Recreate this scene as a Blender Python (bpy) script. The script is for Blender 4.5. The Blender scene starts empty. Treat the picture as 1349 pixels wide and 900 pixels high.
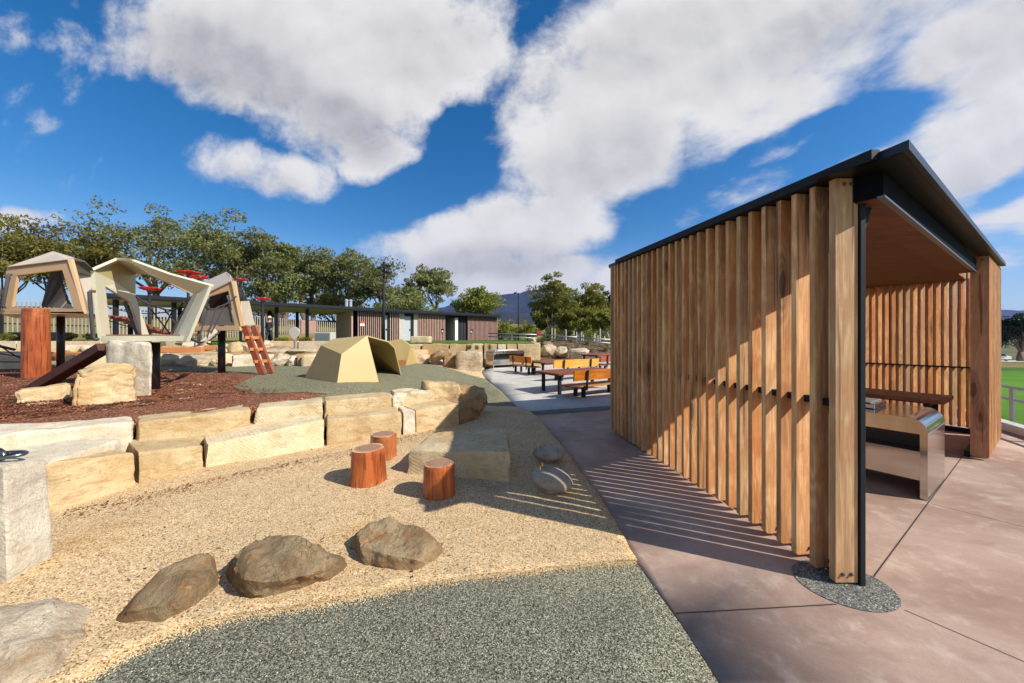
import bpy, bmesh, math, random
from mathutils import Vector, Matrix, noise
from mathutils.geometry import delaunay_2d_cdt

R = math.radians
SC = bpy.context.scene
COL = SC.collection
RND = random.Random(7)

# ------------------------------------------------------------------ surveying
# the camera stands at (0,0,1.6) and looks along +Y; F, CX, HY turn sight lines of the survey into places
F, CX, HY, H = 450.0, 674.5, 445.0, 1.6

def G(px, py, z=0.0):
    """point of the horizontal plane at height z on a sight line"""
    Y = F * (H - z) / (py - HY)
    return Vector(((px - CX) / F * Y, Y, z))

def P(px, py, Y):
    """point at distance Y on a sight line"""
    return Vector(((px - CX) / F * Y, Y, H + (HY - py) / F * Y))

U = Vector((.847, .531, 0)); U.normalize()        # the two directions of the paving grid
V = Vector((-U.y, U.x, 0))
UANG = math.atan2(U.y, U.x)
Z = Vector((0, 0, 1))

def sm(t):
    t = min(1.0, max(0.0, t))
    return t * t * (3 - 2 * t)

# ------------------------------------------------------------------ mesh helpers
class MB:
    def __init__(s):
        s.v, s.f, s.m = [], [], []
    def add(s, vs, fs, mi=0):
        o = len(s.v)
        s.v += [Vector(v) for v in vs]
        for f in fs:
            s.f.append([i + o for i in f]); s.m.append(mi)
    def para(s, o, a, b, c, mi=0):
        o, a, b, c = Vector(o), Vector(a), Vector(b), Vector(c)
        vs = [o, o + a, o + a + b, o + b, o + c, o + a + c, o + a + b + c, o + b + c]
        s.add(vs, [(3, 2, 1, 0), (4, 5, 6, 7), (0, 1, 5, 4), (1, 2, 6, 5), (2, 3, 7, 6), (3, 0, 4, 7)], mi)
    def box(s, x0, x1, y0, y1, z0, z1, mi=0):
        s.para((x0, y0, z0), (x1 - x0, 0, 0), (0, y1 - y0, 0), (0, 0, z1 - z0), mi)
    def bar(s, p, q, w, h, mi=0, up=Z):
        p, q = Vector(p), Vector(q)
        d = q - p
        a = d.cross(up)
        if a.length < 1e-6: a = d.cross(Vector((1, 0, 0)))
        a.normalize(); b = a.cross(d).normalized()
        s.para(p - a * w / 2 - b * h / 2, d, a * w, b * h, mi)
    def tube(s, pts, r, seg=8, mi=0, closed=False, cap=True):
        pts = [Vector(p) for p in pts]
        n = len(pts); rr = r if isinstance(r, (list, tuple)) else [r] * n
        up = None; o = len(s.v)
        for i, p in enumerate(pts):
            a = pts[(i - 1) % n] if (closed or i > 0) else pts[i]
            b = pts[(i + 1) % n] if (closed or i < n - 1) else pts[i]
            t = (b - a).normalized()
            if up is None:
                up = t.cross(Vector((.31, .77, .56))).normalized()
            up = (up - t * up.dot(t)).normalized()
            w = t.cross(up)
            for k in range(seg):
                an = 2 * math.pi * k / seg
                s.v.append(p + (up * math.cos(an) + w * math.sin(an)) * rr[i])
        for i in range(n if closed else n - 1):
            j = (i + 1) % n
            for k in range(seg):
                k2 = (k + 1) % seg
                s.f.append([o + i * seg + k, o + i * seg + k2, o + j * seg + k2, o + j * seg + k]); s.m.append(mi)
        if cap and not closed:
            s.f.append([o + k for k in range(seg)][::-1]); s.m.append(mi)
            s.f.append([o + (n - 1) * seg + k for k in range(seg)]); s.m.append(mi)
    def cyl(s, p, q, r0, r1=None, seg=16, mi=0):
        s.tube([p, q], [r0, r0 if r1 is None else r1], seg, mi)
    def panel(s, pts, t, mi=0):
        """flat plate: polygon given thickness t towards the back of its normal"""
        pts = [Vector(p) for p in pts]
        n = Vector((0, 0, 0))
        for i in range(len(pts)):
            a, b = pts[i], pts[(i + 1) % len(pts)]
            n += Vector(((a.y - b.y) * (a.z + b.z), (a.z - b.z) * (a.x + b.x), (a.x - b.x) * (a.y + b.y)))
        n.normalize()
        k = len(pts); o = len(s.v)
        s.v += pts + [p - n * t for p in pts]
        s.f.append([o + i for i in range(k)]); s.m.append(mi)
        s.f.append([o + k + i for i in range(k)][::-1]); s.m.append(mi)
        for i in range(k):
            j = (i + 1) % k
            s.f.append([o + i, o + k + i, o + k + j, o + j]); s.m.append(mi)
    def lathe(s, prof, c, seg=20, mi=0):
        o = len(s.v); c = Vector(c)
        for r, z in prof:
            for k in range(seg):
                a = 2 * math.pi * k / seg
                s.v.append(c + Vector((r * math.cos(a), r * math.sin(a), z)))
        for i in range(len(prof) - 1):
            for k in range(seg):
                k2 = (k + 1) % seg
                s.f.append([o + i * seg + k, o + i * seg + k2, o + (i + 1) * seg + k2, o + (i + 1) * seg + k]); s.m.append(mi)
        s.f.append([o + k for k in range(seg)][::-1]); s.m.append(mi)
        s.f.append([o + (len(prof) - 1) * seg + k for k in range(seg)]); s.m.append(mi)

WLOC = {}
def wl(o):
    return WLOC.get(o.name, Vector((0, 0, 0))) if o else Vector((0, 0, 0))

def obj(name, mb, mats, parent=None, smooth=False, bevel=0, origin=None, fix=True):
    """one mesh object; its points are given in world space"""
    me = bpy.data.meshes.new(name)
    off = wl(parent) if parent else Vector(origin or (0, 0, 0))
    me.from_pydata([v - off for v in mb.v], [], mb.f)
    if not isinstance(mats, (list, tuple)): mats = [mats]
    for m in mats: me.materials.append(m)
    for p, mi in zip(me.polygons, mb.m): p.material_index = mi
    if fix:
        bm = bmesh.new(); bm.from_mesh(me)
        bmesh.ops.recalc_face_normals(bm, faces=bm.faces)
        bm.to_mesh(me); bm.free()
    if smooth:
        me.polygons.foreach_set('use_smooth', [True] * len(me.polygons))
    me.update()
    o = bpy.data.objects.new(name, me); COL.objects.link(o)
    if parent:
        o.parent = parent; WLOC[o.name] = off
    else:
        o.location = off; WLOC[o.name] = off
    if bevel:
        b = o.modifiers.new('Bevel', 'BEVEL'); b.width = bevel; b.segments = 2; b.limit_method = 'ANGLE'; b.angle_limit = R(40)
    return o

def thing(name, label, cat, loc=(0, 0, 0), group=None):
    o = bpy.data.objects.new(name, None); COL.objects.link(o)
    o.location = loc; o.empty_display_size = .2
    WLOC[o.name] = Vector(loc)
    return tag(o, label, cat, group)

def tag(o, label, cat, group=None):
    o['label'] = label; o['category'] = cat
    if group: o['group'] = group
    return o

def structure(o):
    o['kind'] = 'structure'; return o

def dup(root, loc, rotz=0.0, label=None, scale=None):
    r = root.copy(); COL.objects.link(r); r.location = loc; r.rotation_euler = (0, 0, rotz)
    if scale: r.scale = scale if isinstance(scale, (tuple, list)) else (scale,) * 3
    if label: r['label'] = label
    for ch in list(root.children):
        c = ch.copy(); COL.objects.link(c); c.parent = r
        for g in list(ch.children):
            d = g.copy(); COL.objects.link(d); d.parent = c
    return r

# ------------------------------------------------------------------ node helpers
def newmat(name):
    m = bpy.data.materials.new(name); m.use_nodes = True
    nt = m.node_tree
    return m, nt, nt.nodes['Principled BSDF']

def N(nt, typ, out=0, _p=None, **kw):
    nd = nt.nodes.new('ShaderNode' + typ)
    for k, v in (_p or {}).items(): setattr(nd, k, v)
    for k, v in kw.items():
        k2 = int(k[1:]) if k[0] == 'i' and k[1:].isdigit() else k.replace('_', ' ')
        s = nd.inputs[k2]
        if isinstance(v, bpy.types.NodeSocket): nt.links.new(v, s)
        else: s.default_value = v
    return nd.outputs[out]

def M(nt, op, a, b=0.0, c=0.0, clamp=False):
    return N(nt, 'Math', 0, {'operation': op, 'use_clamp': clamp}, i0=a, i1=b, i2=c)

def VM(nt, op, a, b=(0, 0, 0), out=0, **kw):
    return N(nt, 'VectorMath', out, {'operation': op}, i0=a, i1=b, **kw)

def col(c):
    return (c[0], c[1], c[2], 1.0)

def MIX(nt, f, a, b, mode='MIX'):
    nd = nt.nodes.new('ShaderNodeMix'); nd.data_type = 'RGBA'; nd.blend_type = mode
    for i, v in ((0, f), (6, a), (7, b)):
        if isinstance(v, bpy.types.NodeSocket): nt.links.new(v, nd.inputs[i])
        else: nd.inputs[i].default_value = col(v) if i else v
    return nd.outputs[2]

def RAMP(nt, fac, stops, interp='LINEAR'):
    nd = nt.nodes.new('ShaderNodeValToRGB'); cr = nd.color_ramp; cr.interpolation = interp
    while len(cr.elements) < len(stops): cr.elements.new(.5)
    for e, (p, c) in zip(cr.elements, stops):
        e.position = p; e.color = col(c) if isinstance(c, (tuple, list)) else (c, c, c, 1)
    nt.links.new(fac, nd.inputs[0])
    return nd.outputs[0]

def MAPR(nt, v, a, b, c=0.0, d=1.0, smooth=True):
    return N(nt, 'MapRange', 0, {'interpolation_type': 'SMOOTHSTEP' if smooth else 'LINEAR'}, i0=v, i1=a, i2=b, i3=c, i4=d)

def OBJC(nt): return N(nt, 'TexCoord', 3)
def GPOS(nt): return N(nt, 'NewGeometry', 0)
def ORND(nt): return N(nt, 'ObjectInfo', 5)
def NOISE(nt, vec, scale, detail=5, rough=.55, out=0, dist=0):
    return N(nt, 'TexNoise', out, Vector=vec, Scale=scale, Detail=detail, Roughness=rough, Distortion=dist)
def VORO(nt, vec, scale, out=0, feat='F1'):
    return N(nt, 'TexVoronoi', out, {'feature': feat}, Vector=vec, Scale=scale)
def BUMP(nt, b, h, strength=.5, dist=.01, prev=None):
    kw = dict(Strength=strength, Distance=dist, Height=h)
    if prev is not None: kw['Normal'] = prev
    o = N(nt, 'Bump', 0, **kw); nt.links.new(o, b.inputs['Normal']); return o
def SET(nt, b, **kw):
    for k, v in kw.items():
        s = b.inputs[k.replace('_', ' ')]
        if isinstance(v, bpy.types.NodeSocket): nt.links.new(v, s)
        elif k == 'Base_Color': s.default_value = col(v)
        else: s.default_value = v
# ------------------------------------------------------------------ materials
MT = {}

def plain(name, c, rough=.5, metal=0.0, vary=.0, bump=0.0, bscale=60, spec=None):
    m, nt, b = newmat(name)
    base = c
    if vary:
        n = NOISE(nt, OBJC(nt), 3.0, 6, .65)
        base = MIX(nt, n, [x * (1 - vary) for x in c], [min(1, x * (1 + vary)) for x in c])
    SET(nt, b, Base_Color=base, Roughness=rough, Metallic=metal)
    if spec is not None: b.inputs['Specular IOR Level'].default_value = spec
    if bump: BUMP(nt, b, NOISE(nt, OBJC(nt), bscale, 4), bump, .004)
    MT[name] = m
    return m

def wood(name, light, dark, red, axis=2, knots=True, rough=.62, per_obj=.35, scale=1.0, wear=0.0):
    m, nt, b = newmat(name)
    r = ORND(nt)
    off = N(nt, 'CombineXYZ', 0, X=M(nt, 'MULTIPLY', r, 37.0), Y=M(nt, 'MULTIPLY', r, 91.0), Z=M(nt, 'MULTIPLY', r, 53.0))
    p = VM(nt, 'ADD', OBJC(nt), off)
    s1 = [7.0 * scale] * 3; s1[axis] = .95 * scale
    s2 = [60.0 * scale] * 3; s2[axis] = 1.6 * scale
    s3 = [5.0 * scale] * 3; s3[axis] = 1.15 * scale
    warp = NOISE(nt, VM(nt, 'MULTIPLY', p, s1), 1.0, 3, .5)
    kn = VORO(nt, VM(nt, 'MULTIPLY', p, s3), 1.0)
    kf = MAPR(nt, kn, .42, .04)                     # 1 in the heart of a knot
    rings = M(nt, 'SINE', M(nt, 'ADD', M(nt, 'MULTIPLY', warp, 42.0), M(nt, 'MULTIPLY', kf, 16.0)))
    rings = M(nt, 'MULTIPLY_ADD', rings, .5, .5)
    fine = NOISE(nt, VM(nt, 'MULTIPLY', p, s2), 1.0, 6, .7)
    blot = NOISE(nt, p, 3.2, 4, .6)
    c = MIX(nt, M(nt, 'MULTIPLY', rings, .60), light, dark)
    c = MIX(nt, MAPR(nt, blot, .42, .66), c, red)
    c = MIX(nt, M(nt, 'MULTIPLY', MAPR(nt, NOISE(nt, VM(nt, 'MULTIPLY', p, s3), 2.2, 5, .6, dist=1.2), .50, .72), .55), c, dark)
    c = MIX(nt, MAPR(nt, fine, .35, .75), c, dark, 'MULTIPLY') if False else MIX(nt, M(nt, 'MULTIPLY', MAPR(nt, fine, .42, .66), .6), c, dark)
    if knots:
        kk = M(nt, 'MAXIMUM', MAPR(nt, kn, .17, .10), M(nt, 'MULTIPLY', MAPR(nt, kn, .34, .18), .45))
        sel = M(nt, 'GREATER_THAN', N(nt, 'SeparateColor', 0, Color=VORO(nt, VM(nt, 'MULTIPLY', p, s3), 1.0, 1)), .40)
        c = MIX(nt, M(nt, 'MULTIPLY', M(nt, 'MULTIPLY', kk, sel), .85), c, [x * .28 for x in dark])
    if knots:
        ck = NOISE(nt, VM(nt, 'MULTIPLY', p, s2), .55, 2, .4)
        c = MIX(nt, M(nt, 'MULTIPLY', MAPR(nt, ck, .66, .70), .6), c, [x * .2 for x in dark])
        gy = M(nt, 'MULTIPLY', MAPR(nt, M(nt, 'FRACT', M(nt, 'MULTIPLY', r, 5.77)), .72, .95), .38)
        c = MIX(nt, gy, c, (.40, .33, .26))
    if wear:
        g = NOISE(nt, p, 1.1, 5, .6)
        c = MIX(nt, M(nt, 'MULTIPLY', MAPR(nt, g, .5, .75), wear), c, (.30, .27, .24))
    hs = N(nt, 'HueSaturation', 0, Hue=M(nt, 'MULTIPLY_ADD', r, -.014, .503), Saturation=M(nt, 'MULTIPLY_ADD', r, .16, .96), Value=M(nt, 'MULTIPLY_ADD', M(nt, 'FRACT', M(nt, 'MULTIPLY', r, 7.31)), per_obj, 1 - per_obj / 2), Color=c)
    SET(nt, b, Base_Color=hs, Roughness=rough)
    b.inputs['Specular IOR Level'].default_value = .3
    h = M(nt, 'ADD', M(nt, 'MULTIPLY', rings, .25), fine)
    BUMP(nt, b, h, .6, .005)
    MT[name] = m
    return m

def stone(name, c1, c2, c3, saw=0.0, pits=.5, scale=1.0, rough=.9, per=.18, bump=1.0):
    m, nt, b = newmat(name)
    r = ORND(nt)
    off = N(nt, 'CombineXYZ', 0, X=M(nt, 'MULTIPLY', r, 31.0), Y=M(nt, 'MULTIPLY', r, 77.0), Z=M(nt, 'MULTIPLY', r, 13.0))
    p = VM(nt, 'ADD', OBJC(nt), off)
    big = NOISE(nt, p, 2.2 * scale, 6, .6, dist=.4)
    mid = NOISE(nt, p, 9.0 * scale, 8, .68)
    fin = NOISE(nt, p, 90.0 * scale, 4, .7)
    lay = NOISE(nt, VM(nt, 'MULTIPLY', p, (1.0, 1.0, 5.5)), 2.0 * scale, 5, .6)
    c = MIX(nt, MAPR(nt, big, .38, .62), c1, c2)
    c = MIX(nt, MAPR(nt, lay, .52, .72), c, c3)
    bnd = NOISE(nt, VM(nt, 'MULTIPLY', VM(nt, 'ADD', p, VM(nt, 'MULTIPLY', N(nt, 'TexNoise', 1, Vector=p, Scale=1.5, Detail=3), (.5, .5, .5))), (.6, .6, 3.2)), 3.0 * scale, 2, .5)
    c = MIX(nt, M(nt, 'MULTIPLY', MAPR(nt, M(nt, 'ABSOLUTE', M(nt, 'SUBTRACT', bnd, .5)), .022, .004), .40), c, [c3[0] * .72, c3[1] * .55, c3[2] * .42])
    c = MIX(nt, M(nt, 'MULTIPLY', MAPR(nt, mid, .50, .70), .50), c, [x * .5 for x in c2])
    cr = N(nt, 'TexVoronoi', 0, {'feature': 'DISTANCE_TO_EDGE'}, Vector=VM(nt, 'ADD', p, VM(nt, 'MULTIPLY', N(nt, 'TexNoise', 1, Vector=p, Scale=4.0 * scale, Detail=5), (.35, .35, .35))), Scale=1.9 * scale)
    crk = M(nt, 'MULTIPLY', MAPR(nt, cr, .010, .0), MAPR(nt, big, .56, .64))
    c = MIX(nt, M(nt, 'MULTIPLY', crk, .35), c, [x * .30 for x in c1])
    lich = MAPR(nt, NOISE(nt, p, 5.0 * scale, 7, .7, dist=.8), .60, .68)
    c = MIX(nt, M(nt, 'MULTIPLY', lich, .35), c, [min(.85, x * 1.5) for x in c2])
    c = MIX(nt, M(nt, 'MULTIPLY', MAPR(nt, fin, .46, .68), .45), c, [x * .42 for x in c1])
    hs = N(nt, 'HueSaturation', 0, Value=M(nt, 'MULTIPLY_ADD', r, per, 1 - per / 2), Color=c)
    SET(nt, b, Base_Color=hs, Roughness=rough)
    b.inputs['Specular IOR Level'].default_value = .2
    h = M(nt, 'SUBTRACT', M(nt, 'ADD', M(nt, 'MULTIPLY', mid, 1.0), M(nt, 'MULTIPLY', fin, .30)), M(nt, 'MULTIPLY', crk, .35))
    if saw:
        q = VM(nt, 'ADD', OBJC(nt), VM(nt, 'MULTIPLY', N(nt, 'TexNoise', 1, Vector=p, Scale=1.6, Detail=2), (.10, .10, .10)))
        d = N(nt, 'VectorMath', 1, {'operation': 'DOT_PRODUCT'}, i0=q, i1=(62.0, 62.0, 88.0))
        w = M(nt, 'MULTIPLY_ADD', M(nt, 'SINE', M(nt, 'MULTIPLY', d, 1.6)), .5, .5)
        w = M(nt, 'POWER', w, 3.0)
        msk = MAPR(nt, NOISE(nt, p, 2.4, 3), .36, .52)
        h = M(nt, 'ADD', h, M(nt, 'MULTIPLY', M(nt, 'MULTIPLY', w, msk), saw))
    BUMP(nt, b, h, .75 * bump, .03)
    MT[name] = m
    return m

def speckle(name, cols, cell, bump=.6, tint=None, dimple=0.0):
    """bonded rubber crumb / loose grains: every cell of a fine Voronoi gets one of a few colours"""
    m, nt, b = newmat(name)
    p = OBJC(nt)
    v = N(nt, 'TexVoronoi', 1, {'feature': 'F1'}, Vector=p, Scale=cell)
    d = N(nt, 'TexVoronoi', 0, {'feature': 'F1'}, Vector=p, Scale=cell)
    rnd = N(nt, 'SeparateColor', 0, Color=v)
    c = RAMP(nt, rnd, cols, 'CONSTANT')
    n = NOISE(nt, p, .8, 6, .6); n2 = NOISE(nt, p, 5.0, 5, .65)
    k = M(nt, 'MULTIPLY_ADD', n, .36, M(nt, 'MULTIPLY_ADD', n2, .22, .71))
    c = MIX(nt, 1.0, c, N(nt, 'CombineColor', 0, Red=k, Green=k, Blue=k), 'MULTIPLY')
    if tint:
        c = MIX(nt, MAPR(nt, NOISE(nt, p, 1.3, 5, .6), .50, .75), c, tint, 'MULTIPLY')
    SET(nt, b, Base_Color=c, Roughness=.95)
    b.inputs['Specular IOR Level'].default_value = .15
    BUMP(nt, b, M(nt, 'ADD', M(nt, 'SUBTRACT', M(nt, 'MULTIPLY', rnd, .5), d), M(nt, 'MULTIPLY', n2, dimple)), bump, .9 / cell)
    MT[name] = m
    return m, nt, b

def lines_mask(nt, lines, w):
    """1 on the saw-cut joints: lines given as point pairs on the ground"""
    p = GPOS(nt); tot = None
    for a, q in lines:
        a = Vector(a[:2]); q = Vector(q[:2]); t = (q - a); L = t.length; t.normalize(); n = Vector((-t.y, t.x))
        d = M(nt, 'ABSOLUTE', M(nt, 'SUBTRACT', N(nt, 'VectorMath', 1, {'operation': 'DOT_PRODUCT'}, i0=p, i1=(n.x, n.y, 0)), n.dot(a)))
        s = M(nt, 'SUBTRACT', N(nt, 'VectorMath', 1, {'operation': 'DOT_PRODUCT'}, i0=p, i1=(t.x, t.y, 0)), t.dot(a))
        on = M(nt, 'MULTIPLY', M(nt, 'GREATER_THAN', s, 0.0), M(nt, 'LESS_THAN', s, L))
        k = M(nt, 'MULTIPLY', M(nt, 'LESS_THAN', d, w), on)
        tot = k if tot is None else M(nt, 'MAXIMUM', tot, k)
    return tot

def concrete(name, c1, c2, c3, lines=(), w=.006, grain=1.0, spec=.25):
    m, nt, b = newmat(name)
    p = GPOS(nt)
    big = NOISE(nt, p, .9, 7, .62, dist=.6); mid = NOISE(nt, p, 4.3, 9, .72, dist=.2); fin = NOISE(nt, p, 45, 6, .7); vf = NOISE(nt, p, 260, 3, .7)
    st = NOISE(nt, VM(nt, 'MULTIPLY', p, (1.0, 2.6, 1.0)), 1.4, 6, .6)
    c = MIX(nt, MAPR(nt, big, .36, .64), c1, c2)
    c = MIX(nt, M(nt, 'MULTIPLY', MAPR(nt, mid, .48, .72), .75), c, c3)
    c = MIX(nt, M(nt, 'MULTIPLY', MAPR(nt, st, .52, .72), .45), c, [x * .62 for x in c1])
    c = MIX(nt, M(nt, 'MULTIPLY', MAPR(nt, fin, .45, .8), .35 * grain), c, [x * .5 for x in c2])
    c = MIX(nt, M(nt, 'MULTIPLY', MAPR(nt, vf, .45, .8), .35 * grain), c, [min(1, x * 1.5) for x in c3])
    spot = VORO(nt, p, 7.0)
    c = MIX(nt, M(nt, 'MULTIPLY', MAPR(nt, spot, .05, .02), .4), c, (.5, .46, .42))
    h = M(nt, 'MULTIPLY', fin, .35)
    if lines:
        k = lines_mask(nt, lines, w); k2 = lines_mask(nt, lines, w * 2.6)
        c = MIX(nt, M(nt, 'MULTIPLY', k2, .25), c, (.06, .05, .045))
        c = MIX(nt, k, c, (.018, .015, .014))
        h = M(nt, 'SUBTRACT', h, M(nt, 'MULTIPLY', k, 2.0))
    SET(nt, b, Base_Color=c, Roughness=MAPR(nt, mid, .3, .7, .55, .8))
    b.inputs['Specular IOR Level'].default_value = spec
    BUMP(nt, b, h, .35, .006)
    MT[name] = m
    return m

def leaf(name, c1, c2, c3, trans=.25):
    m, nt, b = newmat(name)
    r = N(nt, 'NewGeometry', 8)                     # one random number per leaf
    n = NOISE(nt, OBJC(nt), .55, 3, .5)
    c = RAMP(nt, r, [(0, c1), (.45, c2), (1, c3)])
    c = MIX(nt, M(nt, 'MULTIPLY', MAPR(nt, n, .40, .65), .6), c, c1)
    hs = N(nt, 'HueSaturation', 0, Hue=M(nt, 'MULTIPLY_ADD', ORND(nt), .03, .485), Value=M(nt, 'MULTIPLY_ADD', ORND(nt), .3, .85), Color=c)
    SET(nt, b, Base_Color=hs, Roughness=.55)
    tr = N(nt, 'BsdfTranslucent', 0, Color=hs)
    mx = nt.nodes.new('ShaderNodeMixShader'); mx.inputs[0].default_value = trans
    nt.links.new(b.outputs[0], mx.inputs[1]); nt.links.new(tr, mx.inputs[2])
    nt.links.new(mx.outputs[0], nt.nodes['Material Output'].inputs['Surface'])
    MT[name] = m
    return m

# timber
wood('macrocarpa', (.90, .565, .27), (.46, .235, .10), (.68, .35, .15), per_obj=.34)
wood('macrocarpa_weathered', (.58, .35, .20), (.34, .18, .10), (.48, .26, .145), per_obj=.30, wear=.35)
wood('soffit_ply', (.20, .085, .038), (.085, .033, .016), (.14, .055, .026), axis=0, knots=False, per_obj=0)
wood('table_timber', (.30, .11, .05), (.15, .05, .025), (.22, .08, .04), axis=0, knots=False, per_obj=.2, rough=.5)
wood('oiled_board', (.72, .30, .06), (.40, .12, .02), (.60, .20, .035), axis=0, per_obj=.25, rough=.4, scale=.6, knots=False)
wood('yellow_board', (.86, .50, .14), (.58, .28, .06), (.74, .40, .09), axis=0, per_obj=.1, rough=.4, scale=.6, knots=False)
wood('deck_timber', (.34, .12, .06), (.18, .06, .03), (.26, .08, .045), axis=0, knots=False)
wood('beam_timber', (.13, .045, .03), (.06, .02, .015), (.10, .03, .02), axis=0, knots=False, rough=.5)
wood('ladder_timber', (.42, .13, .06), (.20, .055, .03), (.33, .09, .045), axis=2, knots=False, rough=.5)
wood('building_batten', (.56, .395, .32), (.36, .23, .185), (.46, .295, .24), axis=2, knots=False, rough=.7)
wood('building_wall', (.13, .07, .055), (.07, .035, .03), (.10, .05, .04), axis=2, knots=False, rough=.7)
wood('fence_picket', (.46, .39, .33), (.30, .25, .21), (.38, .32, .27), axis=2, knots=False, rough=.8)

def log_mat():
    m, nt, b = newmat('stained_log')
    p = VM(nt, 'ADD', OBJC(nt), N(nt, 'CombineXYZ', 0, X=M(nt, 'MULTIPLY', ORND(nt), 17.0), Y=0.0, Z=M(nt, 'MULTIPLY', ORND(nt), 9.0)))
    g = NOISE(nt, VM(nt, 'MULTIPLY', p, (22, 22, 1.3)), 1.0, 6, .65)
    g2 = NOISE(nt, VM(nt, 'MULTIPLY', p, (6, 6, 1.0)), 1.0, 4, .6)
    sp = NOISE(nt, VM(nt, 'MULTIPLY', p, (30, 30, 12)), 1.0, 4, .6)
    c = MIX(nt, MAPR(nt, g2, .35, .65), (.47, .122, .030), (.31, .062, .016))
    c = MIX(nt, M(nt, 'MULTIPLY', MAPR(nt, g, .45, .66), .85), c, (.15, .03, .01))
    chk = M(nt, 'POWER', NOISE(nt, VM(nt, 'MULTIPLY', p, (34, 34, .8)), 1.0, 3, .5), 1.0)
    c = MIX(nt, MAPR(nt, chk, .62, .70), c, (.03, .010, .006))
    c = MIX(nt, M(nt, 'MULTIPLY', MAPR(nt, NOISE(nt, p, 3.0, 4), .5, .7), .4), c, (.55, .22, .08))
    c = MIX(nt, M(nt, 'MULTIPLY', MAPR(nt, sp, .62, .74), .85), c, (.035, .012, .008))
    SET(nt, b, Base_Color=c, Roughness=.38)
    BUMP(nt, b, M(nt, 'ADD', g, M(nt, 'MULTIPLY', sp, -.6)), .55, .02)
    MT['stained_log'] = m
    m, nt, b = newmat('log_end_grain')
    p = OBJC(nt)
    wv = NOISE(nt, p, 6.0, 4, .6)
    rr = N(nt, 'VectorMath', 1, {'operation': 'LENGTH'}, i0=VM(nt, 'MULTIPLY', p, (1, 1, 0)))
    ring = M(nt, 'MULTIPLY_ADD', M(nt, 'SINE', M(nt, 'ADD', M(nt, 'MULTIPLY', rr, 260.0), M(nt, 'MULTIPLY', wv, 7.0))), .5, .5)
    c = MIX(nt, M(nt, 'MULTIPLY', ring, .9), (.46, .26, .14), (.22, .10, .055))
    crk = N(nt, 'TexVoronoi', 0, {'feature': 'DISTANCE_TO_EDGE'}, Vector=VM(nt, 'MULTIPLY', p, (1, 1, 0)), Scale=9.0)
    c = MIX(nt, M(nt, 'MULTIPLY', MAPR(nt, crk, .03, .0), .7), c, (.07, .035, .02))
    c = MIX(nt, MAPR(nt, rr, .115, .16), c, (.62, .40, .20))
    c = MIX(nt, M(nt, 'MULTIPLY', MAPR(nt, wv, .5, .7), .5), c, (.22, .12, .08))
    SET(nt, b, Base_Color=c, Roughness=.7)
    BUMP(nt, b, M(nt, 'ADD', ring, NOISE(nt, p, 60, 4)), .3, .004)
    MT['log_end_grain'] = m
log_mat()

# stone
stone('sandstone_yellow', (.55, .385, .195), (.64, .495, .285), (.49, .305, .125), saw=.0)
stone('sandstone_cream', (.63, .49, .28), (.71, .59, .39), (.70, .56, .35), saw=.13)
stone('sandstone_white', (.62, .52, .365), (.68, .60, .46), (.74, .62, .44), saw=.05, bump=.7)
stone('sandstone_tan', (.56, .42, .235), (.64, .52, .33), (.58, .38, .18), saw=.10)
stone('sandstone_brown', (.42, .25, .11), (.52, .35, .18), (.30, .16, .07), saw=.2)
stone('sandstone_grey', (.62, .54, .41), (.70, .63, .50), (.58, .50, .40), saw=.04)
stone('dolerite', (.25, .165, .085), (.42, .31, .175), (.40, .185, .075), scale=1.7, bump=1.5)
stone('dolerite_pale', (.48, .365, .235), (.62, .52, .375), (.34, .22, .12), scale=1.5, bump=1.3)
stone('river_pebble', (.37, .30, .235), (.45, .38, .31), (.30, .245, .19), scale=1.3, bump=.35, per=.05)
stone('mountain_forest', (.016, .022, .022), (.028, .032, .034), (.06, .056, .06), scale=.0016, per=0, bump=.3)

# grounds
speckle('rubber_grey', [(0, (.037, .038, .029)), (.28, (.125, .123, .088)), (.56, (.235, .228, .165)), (.86, (.43, .41, .30))], 195, .6)
speckle('rubber_green', [(0, (.085, .08, .045)), (.30, (.19, .18, .105)), (.60, (.27, .255, .155)), (.88, (.38, .355, .24))], 90, .7)
speckle('sand', [(0, (.16, .09, .045)), (.09, (.46, .29, .135)), (.30, (.62, .43, .225)), (.66, (.74, .55, .32)), (.92, (.84, .69, .45))], 140, .75, tint=(.88, .80, .66), dimple=5.0)
speckle('mulch', [(0, (.06, .022, .012)), (.25, (.20, .068, .034)), (.55, (.30, .11, .055)), (.82, (.42, .19, .105)), (.96, (.56, .38, .26))], 75, .9)
speckle('oval_aggregate', [(0, (.06, .06, .054)), (.30, (.13, .13, .115)), (.62, (.22, .215, .19)), (.86, (.34, .32, .27)), (.97, (.58, .52, .38))], 170, .5)
speckle('chip_bark', [(0, (.08, .03, .016)), (.30, (.21, .075, .036)), (.65, (.32, .125, .062)), (.92, (.52, .34, .22))], 6, .3)
speckle('loose_grain', [(0, (.42, .28, .14)), (.4, (.66, .50, .28)), (.8, (.80, .66, .44))], 300, .1)
speckle('garden_soil', [(0, (.05, .03, .02)), (.4, (.13, .08, .05)), (.75, (.22, .15, .09)), (.95, (.36, .27, .17))], 22, .8)

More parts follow.
